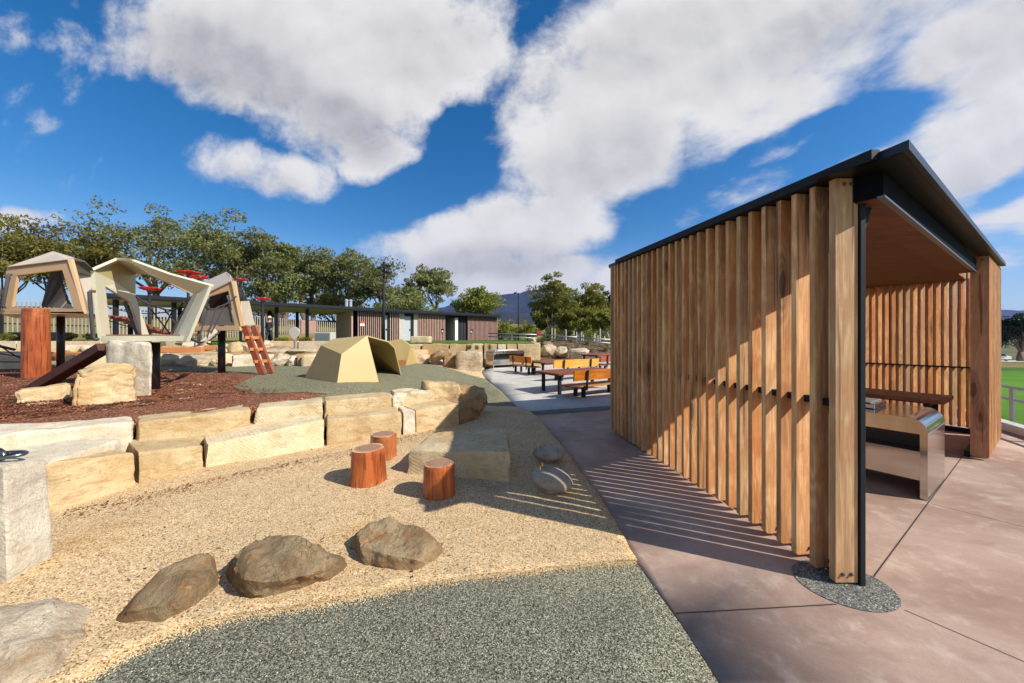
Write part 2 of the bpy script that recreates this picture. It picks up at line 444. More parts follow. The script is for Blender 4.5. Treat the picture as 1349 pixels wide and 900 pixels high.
g0 = lambda a, b: (G(*a), G(*b))
J = [((2.42 - U.x * 2, 2.286 - U.y * 2.0), (2.42 + U.x * 12, 2.286 + U.y * 13.2)),]
a, b_ = G(1151, 760), G(1261, 611)
JD = (b_ - a).normalized()
JOINTS = [(a - JD * .09, a + JD * 14),
          (G(890, 809), G(1102, 797)), (G(1191, 804.4), G(1191, 804.4) + (G(1347, 872) - G(1191, 804.4)) * 3),
          (G(1226, 664), G(1226, 664) + (G(1349, 694.7) - G(1226, 664)) * 2.5), (G(712, 571), G(805, 566.5) + (G(805, 566.5) - G(722, 571)) * 2),
          (G(1261, 611) + JD * 2.2, G(1261, 611) + JD * 2.2 + Vector((1.2, -1.9, 0)) * 2)]
concrete('concrete_brown', (.29, .185, .135), (.43, .30, .23), (.55, .42, .335), JOINTS, w=.0035)
PJ = [(G(682, 537) + U * k * 0 + V * (1.5 + 3.2 * k), G(682, 537) + U * 14 + V * (1.5 + 3.2 * k)) for k in range(3)]
concrete('concrete_grey', (.46, .425, .365), (.56, .52, .455), (.62, .58, .51), PJ, w=.008, grain=.6, spec=.08)
concrete('concrete_pale', (.48, .45, .40), (.55, .52, .47), (.60, .57, .52))

def grassmat(name, c1, c2, c3, sc=1.0):
    m, nt, b = newmat(name)
    p = GPOS(nt)
    n = NOISE(nt, p, .12 * sc, 6, .6); n2 = NOISE(nt, p, 6 * sc, 5, .7)
    c = MIX(nt, MAPR(nt, n, .35, .65), c1, c2)
    c = MIX(nt, M(nt, 'MULTIPLY', MAPR(nt, n2, .45, .75), .6), c, c3)
    SET(nt, b, Base_Color=c, Roughness=.9)
    b.inputs['Specular IOR Level'].default_value = .1
    BUMP(nt, b, n2, .8, .08)
    MT[name] = m
grassmat('lawn_green', (.07, .13, .025), (.11, .17, .04), (.15, .17, .05))
grassmat('field_green', (.075, .20, .014), (.12, .25, .024), (.12, .19, .03), 1.6)
grassmat('dry_bank', (.16, .15, .05), (.24, .20, .075), (.12, .13, .04))
grassmat('ground_dry', (.12, .12, .055), (.17, .15, .075), (.09, .10, .04), .3)

# metals, paints
plain('steel_dark', (.017, .019, .024), .6, .0, .2, .15, 90, spec=.2)
plain('roof_dark', (.018, .021, .03), .4, .0, .2)
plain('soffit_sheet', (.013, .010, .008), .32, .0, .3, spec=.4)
plain('beam_dark', (.008, .009, .011), .8, 0, .2, spec=.05)
plain('flashing', (.16, .17, .18), .4, .6)
plain('bolt_steel', (.20, .19, .18), .4, .9)
plain('post_black', (.014, .012, .012), .38, 0, .4)
plain('rope_dark', (.035, .033, .032), .8)
plain('rope_grey', (.20, .18, .16), .85)
plain('pod_tan', (.54, .35, .185), .42, 0, .14, .05)
plain('pod_beige', (.58, .475, .355), .45, 0, .13, .05)
plain('pod_grey', (.075, .075, .075), .6, 0, .2)
plain('pod_cream', (.68, .635, .46), .42, 0, .11, .05)
plain('pod_olive', (.42, .38, .17), .45, 0, .05)
plain('dome_gold', (.52, .375, .15), .42, 0, .10, .06)
plain('galvanised', (.36, .37, .37), .42, .8, .15)
plain('poppy_red', (.62, .016, .02), .35)
plain('brass', (.72, .46, .14), .25, 1.0)
plain('chain_steel', (.23, .22, .21), .33, 1.0, .2)
plain('white_paint', (.78, .78, .76), .5, 0, .05)
plain('sign_red', (.55, .05, .04), .5)
plain('door_grey', (.44, .48, .49), .45, 0, .04)
plain('block_pale', (.50, .47, .43), .8, 0, .12)
plain('interior_dark', (.018, .018, .02), .5)
plain('interior_grey', (.34, .33, .31), .7)
plain('flue_metal', (.62, .63, .64), .35, .6)
plain('bark_gum', (.16, .115, .085), .9, 0, .45, .5, 9)
plain('bark_pale', (.42, .36, .28), .9, 0, .3, .4, 9)
plain('stake_white', (.58, .54, .46), .8, 0, .15)
plain('skin', (.45, .27, .19), .6)
plain('coat_dark', (.022, .024, .032), .85)
plain('trousers_dark', (.03, .03, .035), .85)
plain('hat_cream', (.60, .50, .36), .8)
plain('car_white', (.72, .72, .72), .25)
plain('car_glass', (.02, .025, .03), .1)
plain('tyre', (.02, .02, .02), .9)
plain('orange_timber', (.50, .20, .07), .6, 0, .25)
plain('canopy_lining', (.58, .42, .26), .6, 0, .15)

def stainless():
    m, nt, b = newmat('stainless')
    p = OBJC(nt)
    g = NOISE(nt, VM(nt, 'MULTIPLY', p, (2.0, 2.0, 220.0)), 1.0, 5, .7)
    n = NOISE(nt, p, 5.0, 5, .6)
    SET(nt, b, Base_Color=MIX(nt, n, (.46, .44, .41), (.56, .54, .51)), Metallic=1.0, Roughness=M(nt, 'MULTIPLY_ADD', g, .12, .07))
    b.inputs['Anisotropic'].default_value = .5
    MT['stainless'] = m
stainless()

leaf('leaf_gum', (.12, .145, .036), (.25, .262, .078), (.41, .39, .16), .5)
leaf('leaf_wattle', (.12, .125, .020), (.24, .215, .036), (.36, .265, .06), .5)
leaf('leaf_bright', (.13, .15, .02), (.255, .255, .034), (.38, .34, .07), .5)
leaf('leaf_dark', (.016, .028, .012), (.030, .045, .018), (.05, .06, .025))
leaf('leaf_tuft', (.16, .16, .05), (.28, .25, .08), (.42, .34, .14), .4)
# ------------------------------------------------------------------ camera, light, sky
cam = bpy.data.cameras.new('camera'); camo = bpy.data.objects.new('camera', cam); COL.objects.link(camo)
camo.location = (0, 0, H); camo.rotation_euler = (R(90), 0, 0)
cam.sensor_width = 36; cam.lens = 36 * F / 1349; cam.shift_y = -(450 - HY) / 1349
cam.clip_start = .05; cam.clip_end = 30000
SC.camera = camo

SUN_EL = R(39.5)
SH = Vector((-.92, .39, 0)).normalized()                    # where shadows fall
sun = bpy.data.lights.new('sun', 'SUN'); suno = bpy.data.objects.new('sun', sun); COL.objects.link(suno)
sun.energy = 5.0; sun.angle = R(.5); sun.color = (1.0, .955, .875)
suno.rotation_euler = (SH * math.cos(SUN_EL) - Z * math.sin(SUN_EL)).to_track_quat('-Z', 'Y').to_euler()
suno.location = (20, -9, 20)

W = bpy.data.worlds.new('World'); SC.world = W; W.use_nodes = True
nt = W.node_tree; bg = nt.nodes['Background']
sky = nt.nodes.new('ShaderNodeTexSky'); sky.sky_type = 'NISHITA'; sky.sun_disc = False
sky.sun_elevation = SUN_EL; sky.sun_rotation = math.atan2(-SH.x, -SH.y)
sky.altitude = 200; sky.air_density = 1.0; sky.dust_density = .35; sky.ozone_density = 2.2
skyc = N(nt, 'HueSaturation', 0, Hue=.500, Saturation=1.42, Value=.90, Color=sky.outputs[0])
d = N(nt, 'TexCoord', 0)
sx = N(nt, 'SeparateXYZ', 0, Vector=d); sy = N(nt, 'SeparateXYZ', 1, Vector=d); sz = N(nt, 'SeparateXYZ', 2, Vector=d)
yy = M(nt, 'MAXIMUM', M(nt, 'ABSOLUTE', sy), .22)
zz = M(nt, 'MAXIMUM', sz, 0.0)
q = N(nt, 'CombineXYZ', 0, X=M(nt, 'DIVIDE', sx, yy), Y=M(nt, 'DIVIDE', zz, yy), Z=.3173)      # cloud chart over the northern sky
# the cloud deck seen in perspective: cloud texture gets finer towards the horizon
deck = N(nt, 'CombineXYZ', 0, X=M(nt, 'DIVIDE', sx, M(nt, 'ADD', zz, .16)), Y=M(nt, 'DIVIDE', sy, M(nt, 'ADD', zz, .16)), Z=.2871)
w1 = N(nt, 'TexNoise', 1, Vector=q, Scale=3.2, Detail=4, Roughness=.55)
qw = VM(nt, 'ADD', q, VM(nt, 'MULTIPLY', VM(nt, 'SUBTRACT', w1, (.5, .5, .5)), (.13, .09, 0)))
def cp(px, py): return ((px - CX) / F, (HY - py) / F, 0)
BLOBS = [  # x, y, rx, ry, tilt, weight
    (390, 40, 330, 120, -8, 1.0), (300, 70, 220, 95, 18, 1.0), (430, 130, 160, 100, 10, 1.0), (500, 110, 170, 110, -20, 1.0), (490, 190, 75, 62, 10, .95), (600, 60, 110, 110, 0, .9),
    (345, 226, 112, 45, 14, .95), (30, 292, 70, 22, 0, .75), (206, 312, 26, 16, 0, .6), (64, 166, 36, 20, 15, .38), (4, 40, 40, 40, 0, .4), (110, 6, 60, 22, 0, .35),
    (900, 70, 330, 150, -18, 1.0), (800, 195, 160, 120, -15, 1.0), (1000, 150, 190, 90, -28, .9), (1090, 30, 330, 100, -20, 1.0), (1300, 60, 200, 120, -20, .9),
    (1290, 190, 200, 85, -28, .95), (1120, 240, 190, 50, -24, .75), (1345, 290, 120, 60, -20, .85), (960, 255, 130, 32, -25, .7), (760, 95, 130, 90, 0, .75),
    (680, 300, 200, 60, -8, 1.0), (570, 335, 110, 50, 0, .95), (680, 365, 260, 48, 0, .95), (780, 255, 120, 60, -30, .8), (1500, 150, 260, 200, 0, .9), (820, 300, 28, 18, 0, .45),
    (-200, 60, 180, 120, 0, .7), (-330, 300, 200, 60, 0, .7)]
HOLES = [(605, 165, 42, 80, 25, .75), (560, 250, 120, 46, -15, .9), (630, 215, 50, 60, 0, .6), (735, 75, 40, 22, 20, .28), (1160, 150, 120, 26, -22, .55), (1020, 190, 120, 14, -25, .50), (850, 320, 40, 40, -30, .8),
         (850, 262, 46, 24, -10, .45), (180, 130, 100, 40, 30, .55), (1322, 262, 50, 20, -15, .5), (1310, 318, 70, 24, 0, .5), (1260, 100, 60, 12, -30, .35)]
def blob(px, py, rx, ry, tilt, w):
    c, s = math.cos(R(tilt)), math.sin(R(tilt))
    o = VM(nt, 'SUBTRACT', qw, cp(px, py))
    a = N(nt, 'VectorMath', 1, {'operation': 'DOT_PRODUCT'}, i0=o, i1=(c * F / rx, -s * F / rx, 0))
    e = N(nt, 'VectorMath', 1, {'operation': 'DOT_PRODUCT'}, i0=o, i1=(s * F / ry, c * F / ry, 0))
    r = M(nt, 'SQRT', M(nt, 'ADD', M(nt, 'MULTIPLY', a, a), M(nt, 'MULTIPLY', e, e)))
    return M(nt, 'MULTIPLY', MAPR(nt, r, 1.25, .25), w)
cov = None
for b_ in BLOBS:
    k = blob(*b_); cov = k if cov is None else M(nt, 'MAXIMUM', cov, k)
hol = None
for b_ in HOLES:
    k = blob(*b_); hol = k if hol is None else M(nt, 'MAXIMUM', hol, k)
cov = M(nt, 'SUBTRACT', cov, M(nt, 'MULTIPLY', hol, .8))
nl = NOISE(nt, q, 2.6, 3, .5)
nh = NOISE(nt, qw, 7.5, 12, .62)
n2 = NOISE(nt, VM(nt, 'ADD', deck, (3.1, 1.7, 0)), 1.7, 12, .64)
side = MAPR(nt, N(nt, 'SeparateXYZ', 0, Vector=q), -.1, .7)            # streakier towards the east
det = M(nt, 'ADD', M(nt, 'MULTIPLY', nh, M(nt, 'SUBTRACT', 1.0, side)), M(nt, 'MULTIPLY', n2, side))
dens = M(nt, 'ADD', cov, M(nt, 'ADD', M(nt, 'MULTIPLY', M(nt, 'SUBTRACT', nl, .5), .75), M(nt, 'MULTIPLY', M(nt, 'SUBTRACT', det, .5), M(nt, 'MULTIPLY_ADD', side, .75, 1.55))))
alpha = MAPR(nt, dens, .18, .84)
body = M(nt, 'ADD', cov, M(nt, 'MULTIPLY', M(nt, 'SUBTRACT', nl, .5), 1.3))
SHD = [(290, 95, 190, 80, 15, 1.0), (455, 165, 95, 60, 20, .9), (560, 60, 120, 60, 0, .35), (330, 238, 70, 20, 12, .5), (860, 60, 240, 60, -18, .45), (1080, 45, 260, 50, -20, .6), (1270, 80, 180, 60, -20, .4), (640, 345, 170, 26, -5, .8), (800, 215, 120, 60, -20, .45), (1290, 235, 140, 40, -25, .45)]
sb_ = None
for b_ in SHD:
    k = blob(*b_); sb_ = k if sb_ is None else M(nt, 'MAXIMUM', sb_, k)
shade = M(nt, 'ADD', M(nt, 'MULTIPLY', MAPR(nt, body, .55, 1.35), .28), M(nt, 'MULTIPLY', sb_, .72))
fluff = NOISE(nt, VM(nt, 'ADD', qw, (.03, .05, 0)), 7.5, 7, .58)
shade = M(nt, 'ADD', shade, M(nt, 'MULTIPLY', M(nt, 'SUBTRACT', fluff, nh), .7), clamp=True)
CW = 5.6
cc = RAMP(nt, shade, [(0, (1.06, 1.04, 1.02)), (.5, (.84, .83, .83)), (1, (.50, .50, .53))])
cc = VM(nt, 'SCALE', cc, Scale=CW)
hz = MAPR(nt, sz, -.02, .30, .25, 1.0)
skyc = MIX(nt, hz, (2.9, 4.2, 6.0), skyc)
fin = MIX(nt, alpha, skyc, cc)
nt.links.new(fin, bg.inputs['Color']); bg.inputs['Strength'].default_value = .115
W.cycles.sampling_method = 'MANUAL'; W.cycles.sample_map_resolution = 1024

SC.view_settings.view_transform = 'Standard'; SC.view_settings.look = 'None'
SC.view_settings.exposure = .34; SC.view_settings.gamma = 1
SC.render.engine = 'CYCLES'
SC.cycles.use_denoising = True
try: SC.cycles.denoiser = 'OPENIMAGEDENOISE'
except Exception: pass
SC.cycles.max_bounces = 8; SC.cycles.diffuse_bounces = 4; SC.cycles.glossy_bounces = 4; SC.cycles.transparent_max_bounces = 8
SC.cycles.sample_clamp_indirect = 6; SC.cycles.caustics_reflective = False; SC.cycles.caustics_refractive = False

# ------------------------------------------------------------------ terrain
def zt(x, y):
    """height of the play terrace: high on the left, running down to the paving"""
    return .55 * sm((-x - .9) / 3.2)

def sheet(name, poly, zf, mat, step=.5, skirt=.3, edge=None, lift=0.0, jag=0.0):
    poly = [Vector(p[:2]) for p in poly]
    es = edge or step
    ring = []
    for i, p in enumerate(poly):
        q = poly[(i + 1) % len(poly)]
        k = max(1, int((q - p).length / es))
        for j in range(k): ring.append(p.lerp(q, j / k))
    if jag:
        ring = [p + Vector((noise.noise(Vector((p.x * 6, p.y * 6, 1))), noise.noise(Vector((p.x * 6, p.y * 6, 9))))) * jag for p in ring]
    n = len(ring)
    xs = [p.x for p in ring]; ys = [p.y for p in ring]
    pts = list(ring)
    x = min(xs) + step / 2
    def inside(px, py):
        c = False
        for i in range(len(poly)):
            a, b = poly[i], poly[i - 1]
            if (a.y > py) != (b.y > py) and px < (b.x - a.x) * (py - a.y) / (b.y - a.y) + a.x: c = not c
        return c
    r = random.Random(5)
    while x < max(xs):
        y = min(ys) + step / 2
        while y < max(ys):
            qx, qy = x + r.uniform(-.1, .1) * step, y + r.uniform(-.1, .1) * step
            if inside(qx, qy): pts.append(Vector((qx, qy)))
            y += step
        x += step
    vs, _, fs, _, _, _ = delaunay_2d_cdt(pts, [(i, (i + 1) % n) for i in range(n)], [], 1, 1e-5)
    mb = MB()
    V3 = [Vector((v.x, v.y, zf(v.x, v.y) + lift)) for v in vs]
    mb.add(V3, fs)
    cnt = {}
    for f in fs:
        for i in range(len(f)):
            e = (f[i], f[(i + 1) % len(f)]); cnt[tuple(sorted(e))] = cnt.get(tuple(sorted(e)), []) + [e]
    o = len(mb.v); dn = {}
    if skirt:
        for k, es_ in cnt.items():
            if len(es_) == 1:
                a, b = es_[0]
                for t in (a, b):
                    if t not in dn:
                        dn[t] = len(mb.v); mb.v.append(V3[t] - Z * skirt)
                mb.f.append([b, a, dn[a], dn[b]]); mb.m.append(0)
    ob = obj(name, mb, mat, smooth=False, fix=False)
    me = ob.data
    for p in me.polygons: p.use_smooth = abs(p.normal.z) > .5
    return structure(ob)

flat = lambda x, y: 0.0
# far ground, one sheet out to the horizon
mb = MB(); K = 48; RS = [0, 60, 200, 700, 2500, 9000]
mb.v.append(Vector((0, 0, -2.7)))
for r_ in RS[1:]:
    for k in range(K):
        a = 2 * math.pi * k / K; mb.v.append(Vector((r_ * math.cos(a), r_ * math.sin(a), -2.7)))
for k in range(K): mb.f.append([0, 1 + k, 1 + (k + 1) % K]); mb.m.append(0)
for i in range(len(RS) - 2):
    for k in range(K):
        a, b_ = 1 + i * K + k, 1 + i * K + (k + 1) % K
        mb.f.append([a, a + K, b_ + K, b_]); mb.m.append(0)
structure(obj('ground', mb, MT['ground_dry'], fix=False))

# paving edge towards the sand, surveyed
E = [G(945, 895), G(903, 830), G(838, 740), G(800, 671), G(757, 611), G(722, 566), G(703, 546)]
E[-1] = Vector((.456, 7.15, 0))
edge_dir = (E[0] - E[1]).normalized()
E0 = E[0] + edge_dir * 1.2
KA = Vector((8.28, 5.55, 0)); KD = Vector((.51, .86, 0)).normalized()        # kerb line on the far right
def K_at(y): return KA + KD * ((y - KA.y) / KD.y)
split_l, split_r = Vector((.47, 7.0, 0)), Vector((6.2, 8.75, 0))
band_l, band_r = Vector((.40, 7.35, 0)), Vector((6.2, 9.13, 0))
brown = [E0, *E[:-1], Vector((.47, 7.0, 0)), split_r, K_at(8.9), K_at(5.55), K_at(2), K_at(-4), Vector((2.0, -4, 0)), Vector((1.4, -1.0, 0))]
sheet('pavement', brown, flat, MT['concrete_brown'], 1.0, .25, lift=.004)
sheet('pavement_band', [Vector((.47, 7.0, 0)), Vector((.35, 7.42, 0)), Vector((6.2, 9.2, 0)), K_at(9.35), K_at(8.9), split_r], flat, MT['oval_aggregate'], 1.0, .25, lift=.004)
grey = [Vector((.35, 7.42, 0)), G(682, 537), G(660, 515), G(633, 492), Vector((-1.45, 17.2, 0)), Vector((2.0, 21.0, 0)), Vector((11.0, 26.0, 0)), K_at(26), K_at(9.35), Vector((6.2, 9.2, 0))]
sheet('plaza', grey, flat, MT['concrete_grey'], 1.2, .25, lift=.003)
# rubber path in the foreground: passes under the sand's edge
sheet('rubber_path', [E0, *E[:3], Vector((.7, 3.3, 0)), Vector((-14, 3.2, 0)), Vector((-14, -4, 0)), Vector((1.98, -4, 0)), Vector((1.38, -1.0, 0))], flat, MT['rubber_grey'], .8, .25, lift=0)
SB = [G(838, 743), G(760, 748), G(690, 757), G(600, 765), G(520, 778), G(470, 789), G(420, 797), G(370, 805), G(300, 817), G(240, 832), G(190, 851), G(150, 873), G(105, 899)]
def zsand(x, y):
    v = Vector((x * 1.1, y * 1.1, 0))
    return .026 + .020 * (noise.noise(v) + .5 * noise.noise(v * 3.1)) + .004 * noise.noise(v * 11) + .05 * sm((y + .55 * x * -1 - 6.2) / 3)*0
sand = SB + [Vector((-2.6, 1.25, 0)), Vector((-14, .9, 0)), Vector((-14, 3.6, 0)), Vector((-6.2, 3.6, 0)), Vector((-4.6, 3.6, 0)), Vector((-3.9, 4.4, 0)), Vector((-2.7, 5.4, 0)), Vector((-1.5, 6.2, 0)), Vector((-.9, 8.0, 0)), G(682, 537), Vector((.35, 7.42, 0)), Vector((.452, 7.05, 0))] + [e - Vector((.004, 0, 0)) for e in E[2:-1][::-1]]
sheet('sand_bed', sand, zsand, MT['sand'], .12, .12, edge=.05, jag=.012)
# exposed aggregate round the foot of the shelter's corner
mb = MB(); cs = []
oc = G(1135, 768); 
for k in range(40):
    a = 2 * math.pi * k / 40
    cs.append(Vector((2.145, 2.215, .008)) + Vector((math.cos(a) * .27, math.sin(a) * .235, 0)))
mb.add(cs, [list(range(40))])
structure(obj('pavement_aggregate', mb, MT['oval_aggregate'], fix=False))

# green rubber mound and bark mulch
gr = [Vector((-.82, 8.0, 0)), G(660, 536.5), G(682, 537), G(660, 515), G(639, 499), G(608, 496), G(575, 495), G(540, 493.5, .1), Vector((-5.2, 14.3, 0)), Vector((-9, 14.0, 0)), Vector((-12, 14.0, 0)), Vector((-24, 14.0, 0)), Vector((-30, 9, 0)), Vector((-10, 5.3, 0)), Vector((-4.8, 5.4, 0)), Vector((-3.2, 5.75, 0)), Vector((-1.55, 6.6, 0))]
sheet('rubber_mound', gr, zt, MT['rubber_green'], .35, .3, edge=.2, lift=.002)
gt = lambda px, py: G(px, py, .55)
mu = [Vector((-30, 3.2, 0)), Vector((-6.0, 3.55, 0)), Vector((-4.75, 4.3, 0)), Vector((-3.9, 5.1, 0)), gt(432, 517), gt(398, 518), gt(340, 520), gt(318, 515.5), gt(308, 510.5), gt(313, 505), gt(328, 499), gt(338, 495), gt(330, 493), gt(285, 491.5), gt(200, 489), gt(80, 487), gt(0, 487), gt(-200, 487), Vector((-32, 9, 0))]
def zmul(x, y): return zt(x, y) + .018 + .018 * noise.noise(Vector((x * 1.5, y * 1.5, 3)))
sheet('mulch_bed', mu, zmul, MT['mulch'], .3, .75, edge=.1, jag=.03)
# sand patch and raised beds behind
sheet('sand_patch', [G(528, 492.5), G(575, 495.3), G(608, 496.3), G(639.5, 499.3), G(634, 491.5), Vector((-1.45, 17.3, 0)), Vector((-1.4, 19.2, 0)), Vector((-5, 19.2, 0)), Vector((-4.6, 14.0, 0))], lambda x, y: zt(x, y) * .55 + .012, MT['sand'], .5, .2, edge=.2)
sheet('sand_terrace', [Vector((-4.6, 15.4, 0)), Vector((-5.2, 14.2, 0)), Vector((-9, 13.7, 0)), Vector((-12, 13.7, 0)), Vector((-30, 13.7, 0)), Vector((-60, 20, 0)), Vector((-60, 21, 0)), Vector((-5, 20.5, 0)), Vector((-4.6, 19.4, 0))], lambda x, y: .96 + .05 * noise.noise(Vector((x * .5, y * .5, 2))), MT['sand'], .9, 1.2)
def zlawn(x, y):
    z = 1.29 + .03 * sm((y - 22) / 10)
    bank = sm((y - 44 - .25 * (x + 20) * (1 if x > -20 else .2)) / 14)
    return z
sheet('lawn', [Vector((-60, 20.4, 0)), Vector((-5.0, 20.1, 0)), Vector((-4.4, 19.1, 0)), Vector((1.25, 19.12, 0)), Vector((1.5, 21.6, 0)), Vector((2.0, 24.0, 0)), Vector((3.2, 26.3, 0)), Vector((12, 30.4, 0)), Vector((26, 36, 0)), Vector((30, 60, 0)), Vector((-20, 75, 0)), Vector((-90, 75, 0)), Vector((-90, 25, 0))], zlawn, MT['lawn_green'], 3.0, 4.2)
# planted slope on the right of the picnic plaza
def zslope(x, y): return max(.0, 1.27 * sm((y - 19.3 - .42 * max(0, x - 1)) / 5.8)) + .05 * noise.noise(Vector((x * .7, y * .7, 5)))
sheet('garden_slope', [Vector((-.6, 18.2, 0)), Vector((1.5, 19.6, 0)), Vector((4.0, 21.6, 0)), Vector((11.5, 25.4, 0)), Vector((24, 31, 0)), Vector((26, 37, 0)), Vector((12, 31.0, 0)), Vector((3.0, 27.0, 0)), Vector((1.4, 24.6, 0)), Vector((1.2, 19.9, 0)), Vector((-.7, 18.9, 0))], zslope, MT['garden_soil'], .6, .6, lift=.06)
# bank with dry grass behind the paling fence
def zbank(x, y): return 1.2 + 3.2 * sm((y - 30 - .5 * (x + 36)) / 22) if x < 60 else 1.2
sheet('grass_bank', [Vector((-120, 27, 0)), Vector((-40, 27, 0)), Vector((-33, 33, 0)), Vector((-22, 44, 0)), Vector((-8, 52, 0)), Vector((6, 60, 0)), Vector((6, 95, 0)), Vector((-120, 95, 0))], zbank, MT['dry_bank'], 3.0, 5)
# playing field below the kerb on the right
def zf_(x, y): return -2.6
sheet('playing_field', [Vector((12.6, 2, 0)), Vector((40, 2, 0)), Vector((150, 20, 0)), Vector((150, 51, 0)), Vector((32, 45, 0)), Vector((26, 26, 0))], zf_, MT['field_green'], 6.0, .1)
bk = [K_at(-4), K_at(2), K_at(8), K_at(16), K_at(26)]
off = Vector((KD.y, -KD.x, 0))
ob = MB()
for i, p in enumerate(bk):
    for t, z in ((.22, .05), (1.0, -.15), (4.5, -2.72)):
        ob.v.append(p + off * t + Z * z)
for i in range(len(bk) - 1):
    for j in range(2):
        a = i * 3 + j; ob.f.append([a, a + 1, a + 4, a + 3]); ob.m.append(0)
structure(obj('grass_verge', ob, MT['lawn_green']))
mb = MB()
for i in range(len(bk) - 1):
    p, q_ = bk[i], bk[i + 1]
    mb.para(p - Z * .3, q_ - p, off * .22, Z * .42)
structure(obj('kerb', mb, MT['concrete_pale']))
# asphalt road past the field
sheet('road', [Vector((20, 60, 0)), Vector((200, 60, 0)), Vector((200, 67, 0)), Vector((20, 67, 0))], lambda x, y: -2.62, MT['concrete_grey'], 8, .05)
# dirt strip between field and road
sheet('dirt_verge', [Vector((30, 47, 0)), Vector((150, 53, 0)), Vector((150, 59.9, 0)), Vector((26, 59.9, 0))], lambda x, y: -2.64, MT['dry_bank'], 6, .05)

# loose bark chips on the mulch and a few thrown onto the sand
def chips(name, n, spots, size, mat, zf):
    mb = MB(); r = random.Random(11)
    k = 0
    while k < n:
        x, y, sc_ = spots(r)
        if x is None: continue
        k += 1
        a = r.uniform(0, 6.28); l = size * r.uniform(.4, 1.3) * sc_; w = l * r.uniform(.18, .4); t = r.uniform(-.5, .5)
        dx = Vector((math.cos(a), math.sin(a), t)); dy = Vector((-math.sin(a), math.cos(a), r.uniform(-.4, .4)))
        c = Vector((x, y, zf(x, y) + r.uniform(.004, .014)))
        mb.add([c - dx * l - dy * w, c + dx * l - dy * w * .7, c + dx * l * .9 + dy * w, c - dx * l * .8 + dy * w], [(0, 1, 2, 3)])
    o = obj(name, mb, mat, fix=False); o['kind'] = 'stuff'
    return tag(o, 'loose red brown bark chips strewn over the play bed', 'bark mulch')
def sp_mulch(r):
    px, py = r.uniform(-20, 430), 487 + 75 * r.random()
    p = G(px, py, .57)
    lim = 488 + (70 if px < 60 else 0)
    if py > 556 - max(0, px) * .11: return None, None, 0
    if px > 305 and py < 512 + (px - 305) * .02 and px > 330 - (510 - py): return None, None, 0
    return p.x, p.y, 1
chips('mulch_chips', 15000, sp_mulch, .022, MT['chip_bark'], zmul)
def sp_sand(r):
    f = r.random(); base = Vector((-4.1, 3.1, 0)).lerp(Vector((-1.4, 5.75, 0)), f); g = abs(r.gauss(0, .16)) + .0
    p = base + Vector((.71, -.71, 0)) * g + Vector((.05, 0, 0))
    if r.random() < .25: p = Vector((r.uniform(-4, -.2), r.uniform(2.2, 5), 0))
    return p.x, p.y, .55
tag(chips('scattered_chips', 2400, sp_sand, .020, MT['chip_bark'], zsand), 'thin scatter of bark chips on the sand along the wall foot', 'bark chips')

# loose grains of sand carried over the edge of the rubber path and banked against the boulders
def grains(name, n, label):
    mb = MB(); r = random.Random(29)
    for _ in range(n):
        k = r.randrange(len(SB) - 1); p = SB[k].lerp(SB[k + 1], r.random())
        g = abs(r.gauss(0, .03)) if r.random() < .85 else r.uniform(0, .5)
        x, y = p.x + r.uniform(-.03, .03) + .3 * g, p.y - g
        s_ = r.uniform(.0022, .0055); c = Vector((x, y, .002 + s_ * .3))
        a = r.uniform(0, 6.28); u = Vector((math.cos(a), math.sin(a), 0)) * s_; v = Vector((-math.sin(a), math.cos(a), 0)) * s_ * r.uniform(.6, 1)
        mb.add([c - u - v * .5, c + u * .6 - v, c + u, c + v, c + Z * s_ * .9], [(0, 1, 4), (1, 2, 4), (2, 3, 4), (3, 0, 4)])
    o = obj(name, mb, MT['loose_grain'], fix=False); o['kind'] = 'stuff'
    return tag(o, label, 'sand grains')
grains('spilled_sand', 2600, 'grains of pale sand spilled over the edge of the grey rubber path')
# ------------------------------------------------------------------ picnic shelter
WA = lambda y: 2.357 - .1133 * y                 # outer line of the long side wall
def ZR(x, y): return 2.636 + .0475 * (y - 2.2) - .0138 * (x - 2.1)
sh = thing('picnic_shelter', 'timber slatted picnic shelter with thin dark roof on the brown paving', 'shelter', (2.25, 2.25, 0))
wd = Vector((-.1133, 1, 0)).normalized(); wn = Vector((wd.y, -wd.x, 0))      # along the wall, into the shelter
rf = random.Random(3)
def fin(o, a, n, w, t, z0, z1, mat, bolts=(), chamfer=True, name='timber_fin'):
    """one upright board: o outer corner, a thickness direction, n width direction"""
    mb = MB()
    tw = rf.uniform(-.006, .006)
    prof = []
    ch = rf.uniform(.008, .022) if chamfer else .003
    pts = [(0, z0 + ch), (ch, z0), (w - ch, z0), (w, z0 + ch), (w, z1), (0, z1)]
    nz = 7
    # board with slightly wavy faces
    ring = lambda z, i: [o + n * (x + tw * i / nz) + Z * 0 for x in (0, w)]
    vs = []
    for s in (0, t):
        for x, z in pts: vs.append(o + a * s + n * x + Z * z)
    k = len(pts)
    fs = [list(range(k)), list(range(k, 2 * k))[::-1]] + [[i, i + k, (i + 1) % k + k, (i + 1) % k] for i in range(k)]
    mb.add(vs, fs)
    for x, z in bolts:
        c = o + n * x + Z * z
        mb.cyl(c, c - a * .004, .013, seg=10, mi=1); mb.cyl(c, c - a * .012, .008, seg=6, mi=1)
    return obj(name, mb, [mat, MT['bolt_steel']], sh, bevel=.003)
NF = 28
